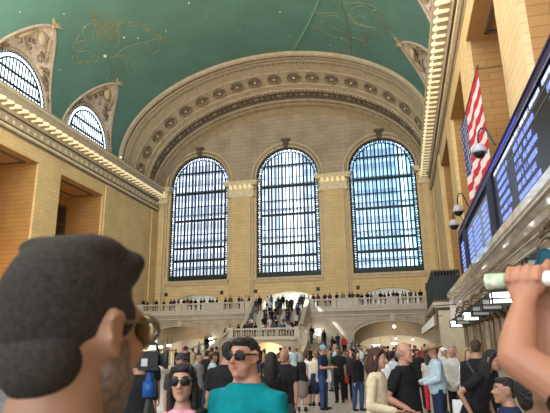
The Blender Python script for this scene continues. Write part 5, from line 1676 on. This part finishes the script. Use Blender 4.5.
# ---- the crowd: a few posed figures copied with their own clothes
A_ = lambda *a: list(a)
PROTO = {
    'stand': figure(lod=0), 'standf': figure(sex='f', lod=0, hair='long', H=1.64), 'walk': figure(lod=0, legs=STEP, sleeve='long'), 'walkf': figure(sex='f', lod=0, H=1.63, hair='pony', legs=STEP, arms=[((-.1, .3, -1), (0, .5, -1)), ((.1, -.3, -1), (0, 0, -1))]),
    'phone': figure(lod=0, nod=.3, arms=[((-.1, .2, -1), (.3, 1, .2)), ((.1, .2, -1), (-.3, 1, .2))]), 'raise': figure(lod=0, arms=[((-.3, .9, .1), (.3, .6, 1)), ((.3, .9, .1), (-.3, .6, 1))]), 'pack': figure(lod=0, extras=('backpack',)),
    'lean': figure(lod=0, lean=.28, arms=[((-.15, .6, -1), (.3, 1, -.1)), ((.15, .6, -1), (-.3, 1, -.1))]), 'leanf': figure(sex='f', H=1.64, lod=0, lean=.22, hair='long', arms=[((-.15, .5, -1), (.3, 1, -.1)), ((.15, .5, -1), (-.3, 1, -.1))]),
    'skirt': figure(sex='f', H=1.62, lod=0, hair='bun', bottom='skirt'), 'capm': figure(lod=0, hair='cap', sleeve='long'),
    'sit': figure(lod=0, lean=.2, legs=[((-.15, 1, -.12), (0, .1, -1)), ((.15, 1, -.12), (0, .1, -1))], arms=[((-.15, .5, -1), (.2, 1, -.1)), ((.15, .5, -1), (-.2, 1, -.1))])}
rc = random.Random(21)
TOPS = ['black'] * 12 + ['charcoal'] * 3 + ['navy'] * 3 + ['white'] * 4 + ['grey', 'lightgrey', 'lightblue', 'blue', 'red', 'khaki', 'green', 'plum', 'pink', 'cream']
BOTS = ['black'] * 4 + ['denim'] * 4 + ['navy', 'charcoal', 'khaki', 'grey']
WORD = {'lightgrey': 'pale grey', 'lightblue': 'light blue', 'charcoal': 'dark grey', 'plum': 'plum', 'denim': 'denim blue'}
SAY = {'stand': 'standing', 'standf': 'long-haired', 'walk': 'striding', 'walkf': 'ponytailed walking', 'phone': 'phone-reading', 'raise': 'hands-raised', 'pack': 'backpacked', 'lean': 'leaning', 'leanf': 'long-haired leaning', 'skirt': 'skirted', 'capm': 'capped', 'sit': 'seated'}
used_lab = {}
def uniq(lab, where):
    s = lab + ' ' + where
    used_lab[s] = used_lab.get(s, 0) + 1
    return s
def crowd(kind, x, y, z, rz, where, group, top=None, bottom=None, scale=None):
    top = top or rc.choice(TOPS); bottom = bottom or rc.choice(BOTS)
    hcx = rc.choice(['black', 'black', 'brown', 'brown', 'auburn', 'grey', 'blond'])
    lab = '%s person in %s top,' % (SAY[kind], WORD.get(top, top))
    return place(PROTO[kind], x, y, z, rz, uniq(lab, where), sk=rc.choice(['fair', 'tan', 'tan', 'brown', 'rosy']), hc=hcx, top=top, bottom=bottom, group=group, extra=rc.choice(['black', 'navy', 'red', 'grey']), scale=scale or rc.uniform(.95, 1.05))

# along the gallery rail
ORD = ['first', 'second', 'third', 'fourth', 'fifth', 'sixth', 'seventh', 'eighth', 'ninth', 'tenth', 'eleventh', 'twelfth', 'thirteenth', 'fourteenth', 'fifteenth', 'sixteenth', 'seventeenth', 'eighteenth', 'nineteenth', 'twentieth', 'twenty-first', 'twenty-second', 'twenty-third', 'twenty-fourth', 'twenty-fifth', 'twenty-sixth', 'twenty-seventh', 'twenty-eighth', 'twenty-ninth', 'thirtieth']
left_rail = [144, 148, 153.5, 156.5, 164, 171, 174, 179, 184, 187.5, 191, 195.5, 201, 204, 210, 213, 217, 226, 230.5, 239, 242, 246, 249]
right_rail = [301, 304.5, 309, 313.5, 318.5, 325, 330, 337, 343, 350, 353, 358, 362, 368, 371.5, 376, 381, 385, 389, 394, 397.5, 403, 406, 411, 416, 421]
for i, px in enumerate(left_rail + right_rail):
    row = rc.choice([-3.9, -3.9, -3.4, -2.8])
    q = at(px, 301, Y=row)
    k = rc.choice(['stand', 'standf', 'lean', 'lean', 'leanf', 'stand', 'capm'])
    if row > -3.6 and k.startswith('lean'): k = 'stand'
    j = i if i < len(left_rail) else i - len(left_rail)
    where = ('%s from left end of the gallery rail' % ORD[j]) if i < len(left_rail) else ('%s at the gallery rail right of stairs' % ORD[j])
    crowd(k, q.x, row, 6.0, rc.choice([PI, PI, PI + rc.uniform(-.8, .8), rc.uniform(0, 6)]) if not k.startswith('lean') else PI + rc.uniform(-.15, .15), where, 'people along the gallery rail', top=rc.choice(['black', 'black', 'charcoal', 'navy', 'black', 'white', 'brown', 'grey', 'plum']))
# on the upper flight
spots = []
for k in range(N1):
    z = ZL + (6.0 - ZL) * (k + 1) / N1; y = -9.6 + 5.1 * (k + .5) / N1
    if k % 2 == 0 or k > 12:
        xs = [-2.5 + 5.0 * j / 4 + rc.uniform(-.35, .35) for j in range(5)]
        rc.shuffle(xs)
        for x in sorted(xs[:rc.choice([3, 4, 4])]): spots.append((x, y, z, k))
cnt = {}
tint = ['black', 'black', 'charcoal', 'white', 'navy', 'black', 'black', 'grey', 'blue', 'black', 'white']
for x, y, z, k in spots:
    st_ = 'upper' if k > 11 else ('middle' if k > 5 else 'lower')
    cnt[k] = cnt.get(k, 0) + 1
    crowd(rc.choice(['stand', 'standf', 'pack', 'walk', 'walkf', 'phone']) if k > 5 else rc.choice(['stand', 'standf', 'pack', 'phone']), x, y, z, rc.choice([0, 0, PI, PI + .4, .3]), '%s stair row up, %s from left' % (ORD[k], ORD[cnt[k] - 1]), 'people on the upper flight of the staircase', top=rc.choice(tint))
for i, (x, y, t_) in enumerate([(-2.9, -11.6, 'black'), (-2.4, -11.2, 'black'), (-1.9, -11.7, 'charcoal'), (-1.2, -11.2, 'black'), (-.3, -11.6, 'white'), (.35, -11.8, 'pink'), (.95, -11.7, 'blue'), (1.45, -11.2, 'blue'), (1.9, -11.7, 'blue'), (2.4, -11.1, 'white'), (2.9, -11.5, 'black'), (2.0, -10.4, 'white'), (-2.0, -10.3, 'navy')]):
    crowd(rc.choice(['stand', 'standf', 'phone', 'capm']), x, y, ZL, rc.choice([PI, PI + .5, PI - .5, 0]), 'on the landing, place %s from left' % ORD[i], 'people on the stair landing', top=t_, scale=.92)
# side flights
def on_flight(F, B, t, w):
    n = 18
    k = min(n - 1, int(t * n)); tt = (k + .5) / n
    p = bez(F, tt).lerp(bez(B, tt), w)
    return p.x, p.y, max(0, ZL * (1 - (k + 1) / n))
for i, (t, w, t_, kd) in enumerate([(.08, .3, 'black', 'walk'), (.2, .15, 'black', 'phone'), (.16, .75, 'charcoal', 'walkf'), (.45, .93, 'black', 'walk'), (.55, .80, 'black', 'stand'), (.72, .6, 'grey', 'walk')]):
    x, y, z = on_flight(FL, BL, t, w)
    crowd(kd, x, y, z, rc.choice([PI / 2 + .5, -PI / 2, PI]), '%s down the left side flight' % ORD[i], 'people on the left side flight', top=t_)
for i, (t, w, t_, kd) in enumerate([(.05, .4, 'white', 'walkf'), (.12, .7, 'grey', 'walk'), (.22, .5, 'black', 'pack'), (.3, .8, 'black', 'standf'), (.36, .6, 'charcoal', 'walk'), (.46, .85, 'navy', 'stand'), (.5, .62, 'black', 'walkf'), (.58, .82, 'red', 'walk'), (.7, .85, 'blue', 'phone'), (.64, .55, 'black', 'stand'), (.84, .7, 'white', 'walk')]):
    x, y, z = on_flight(FR, BR, t, w)
    crowd(kd, x, y, z, rc.choice([-PI / 2 - .5, PI / 2, PI]), '%s down the right side flight' % ORD[i], 'people on the right side flight', top=t_)
# over the floor, towards the stairs
taken = []
plan = []
BANDS = [(166, 236, 'left of the stairs'), (252, 300, 'in front of stairs'), (296, 360, 'right of the stairs'), (355, 440, 'before the right arch')]
i = 0
while i < 80:
    b_ = (0, 2, 3, 1, 3, 2)[i % 6]
    x0, x1, wh = BANDS[b_]
    px = rc.uniform(x0, x1); d = rc.uniform(20, 46)
    q = at(px, 343, d=d)
    if any((q.x - a) ** 2 + (q.y - b) ** 2 < .8 for a, b in taken): continue
    if (q.y > -15.9 and abs(q.x) < 12.5) or q.y > -5.2 or q.x > 15.8: continue
    taken.append((q.x, q.y)); plan.append((wh, 'near' if d < 27 else ('middle' if d < 36 else 'far'), px, q.x, q.y)); i += 1
plan.sort(key=lambda t: (t[0], t[1], t[2]))
num = {}
for wh, cl_, px, x, y in plan:
    n_ = num.get((wh, cl_), 0); num[(wh, cl_)] = n_ + 1
    crowd(rc.choice(['stand', 'standf', 'walk', 'walkf', 'phone', 'pack', 'skirt', 'capm', 'stand']), x, y, 0, rc.uniform(0, 6.28), '%s from left, %s crowd %s' % (ORD[n_], cl_, wh), 'people across the hall floor')
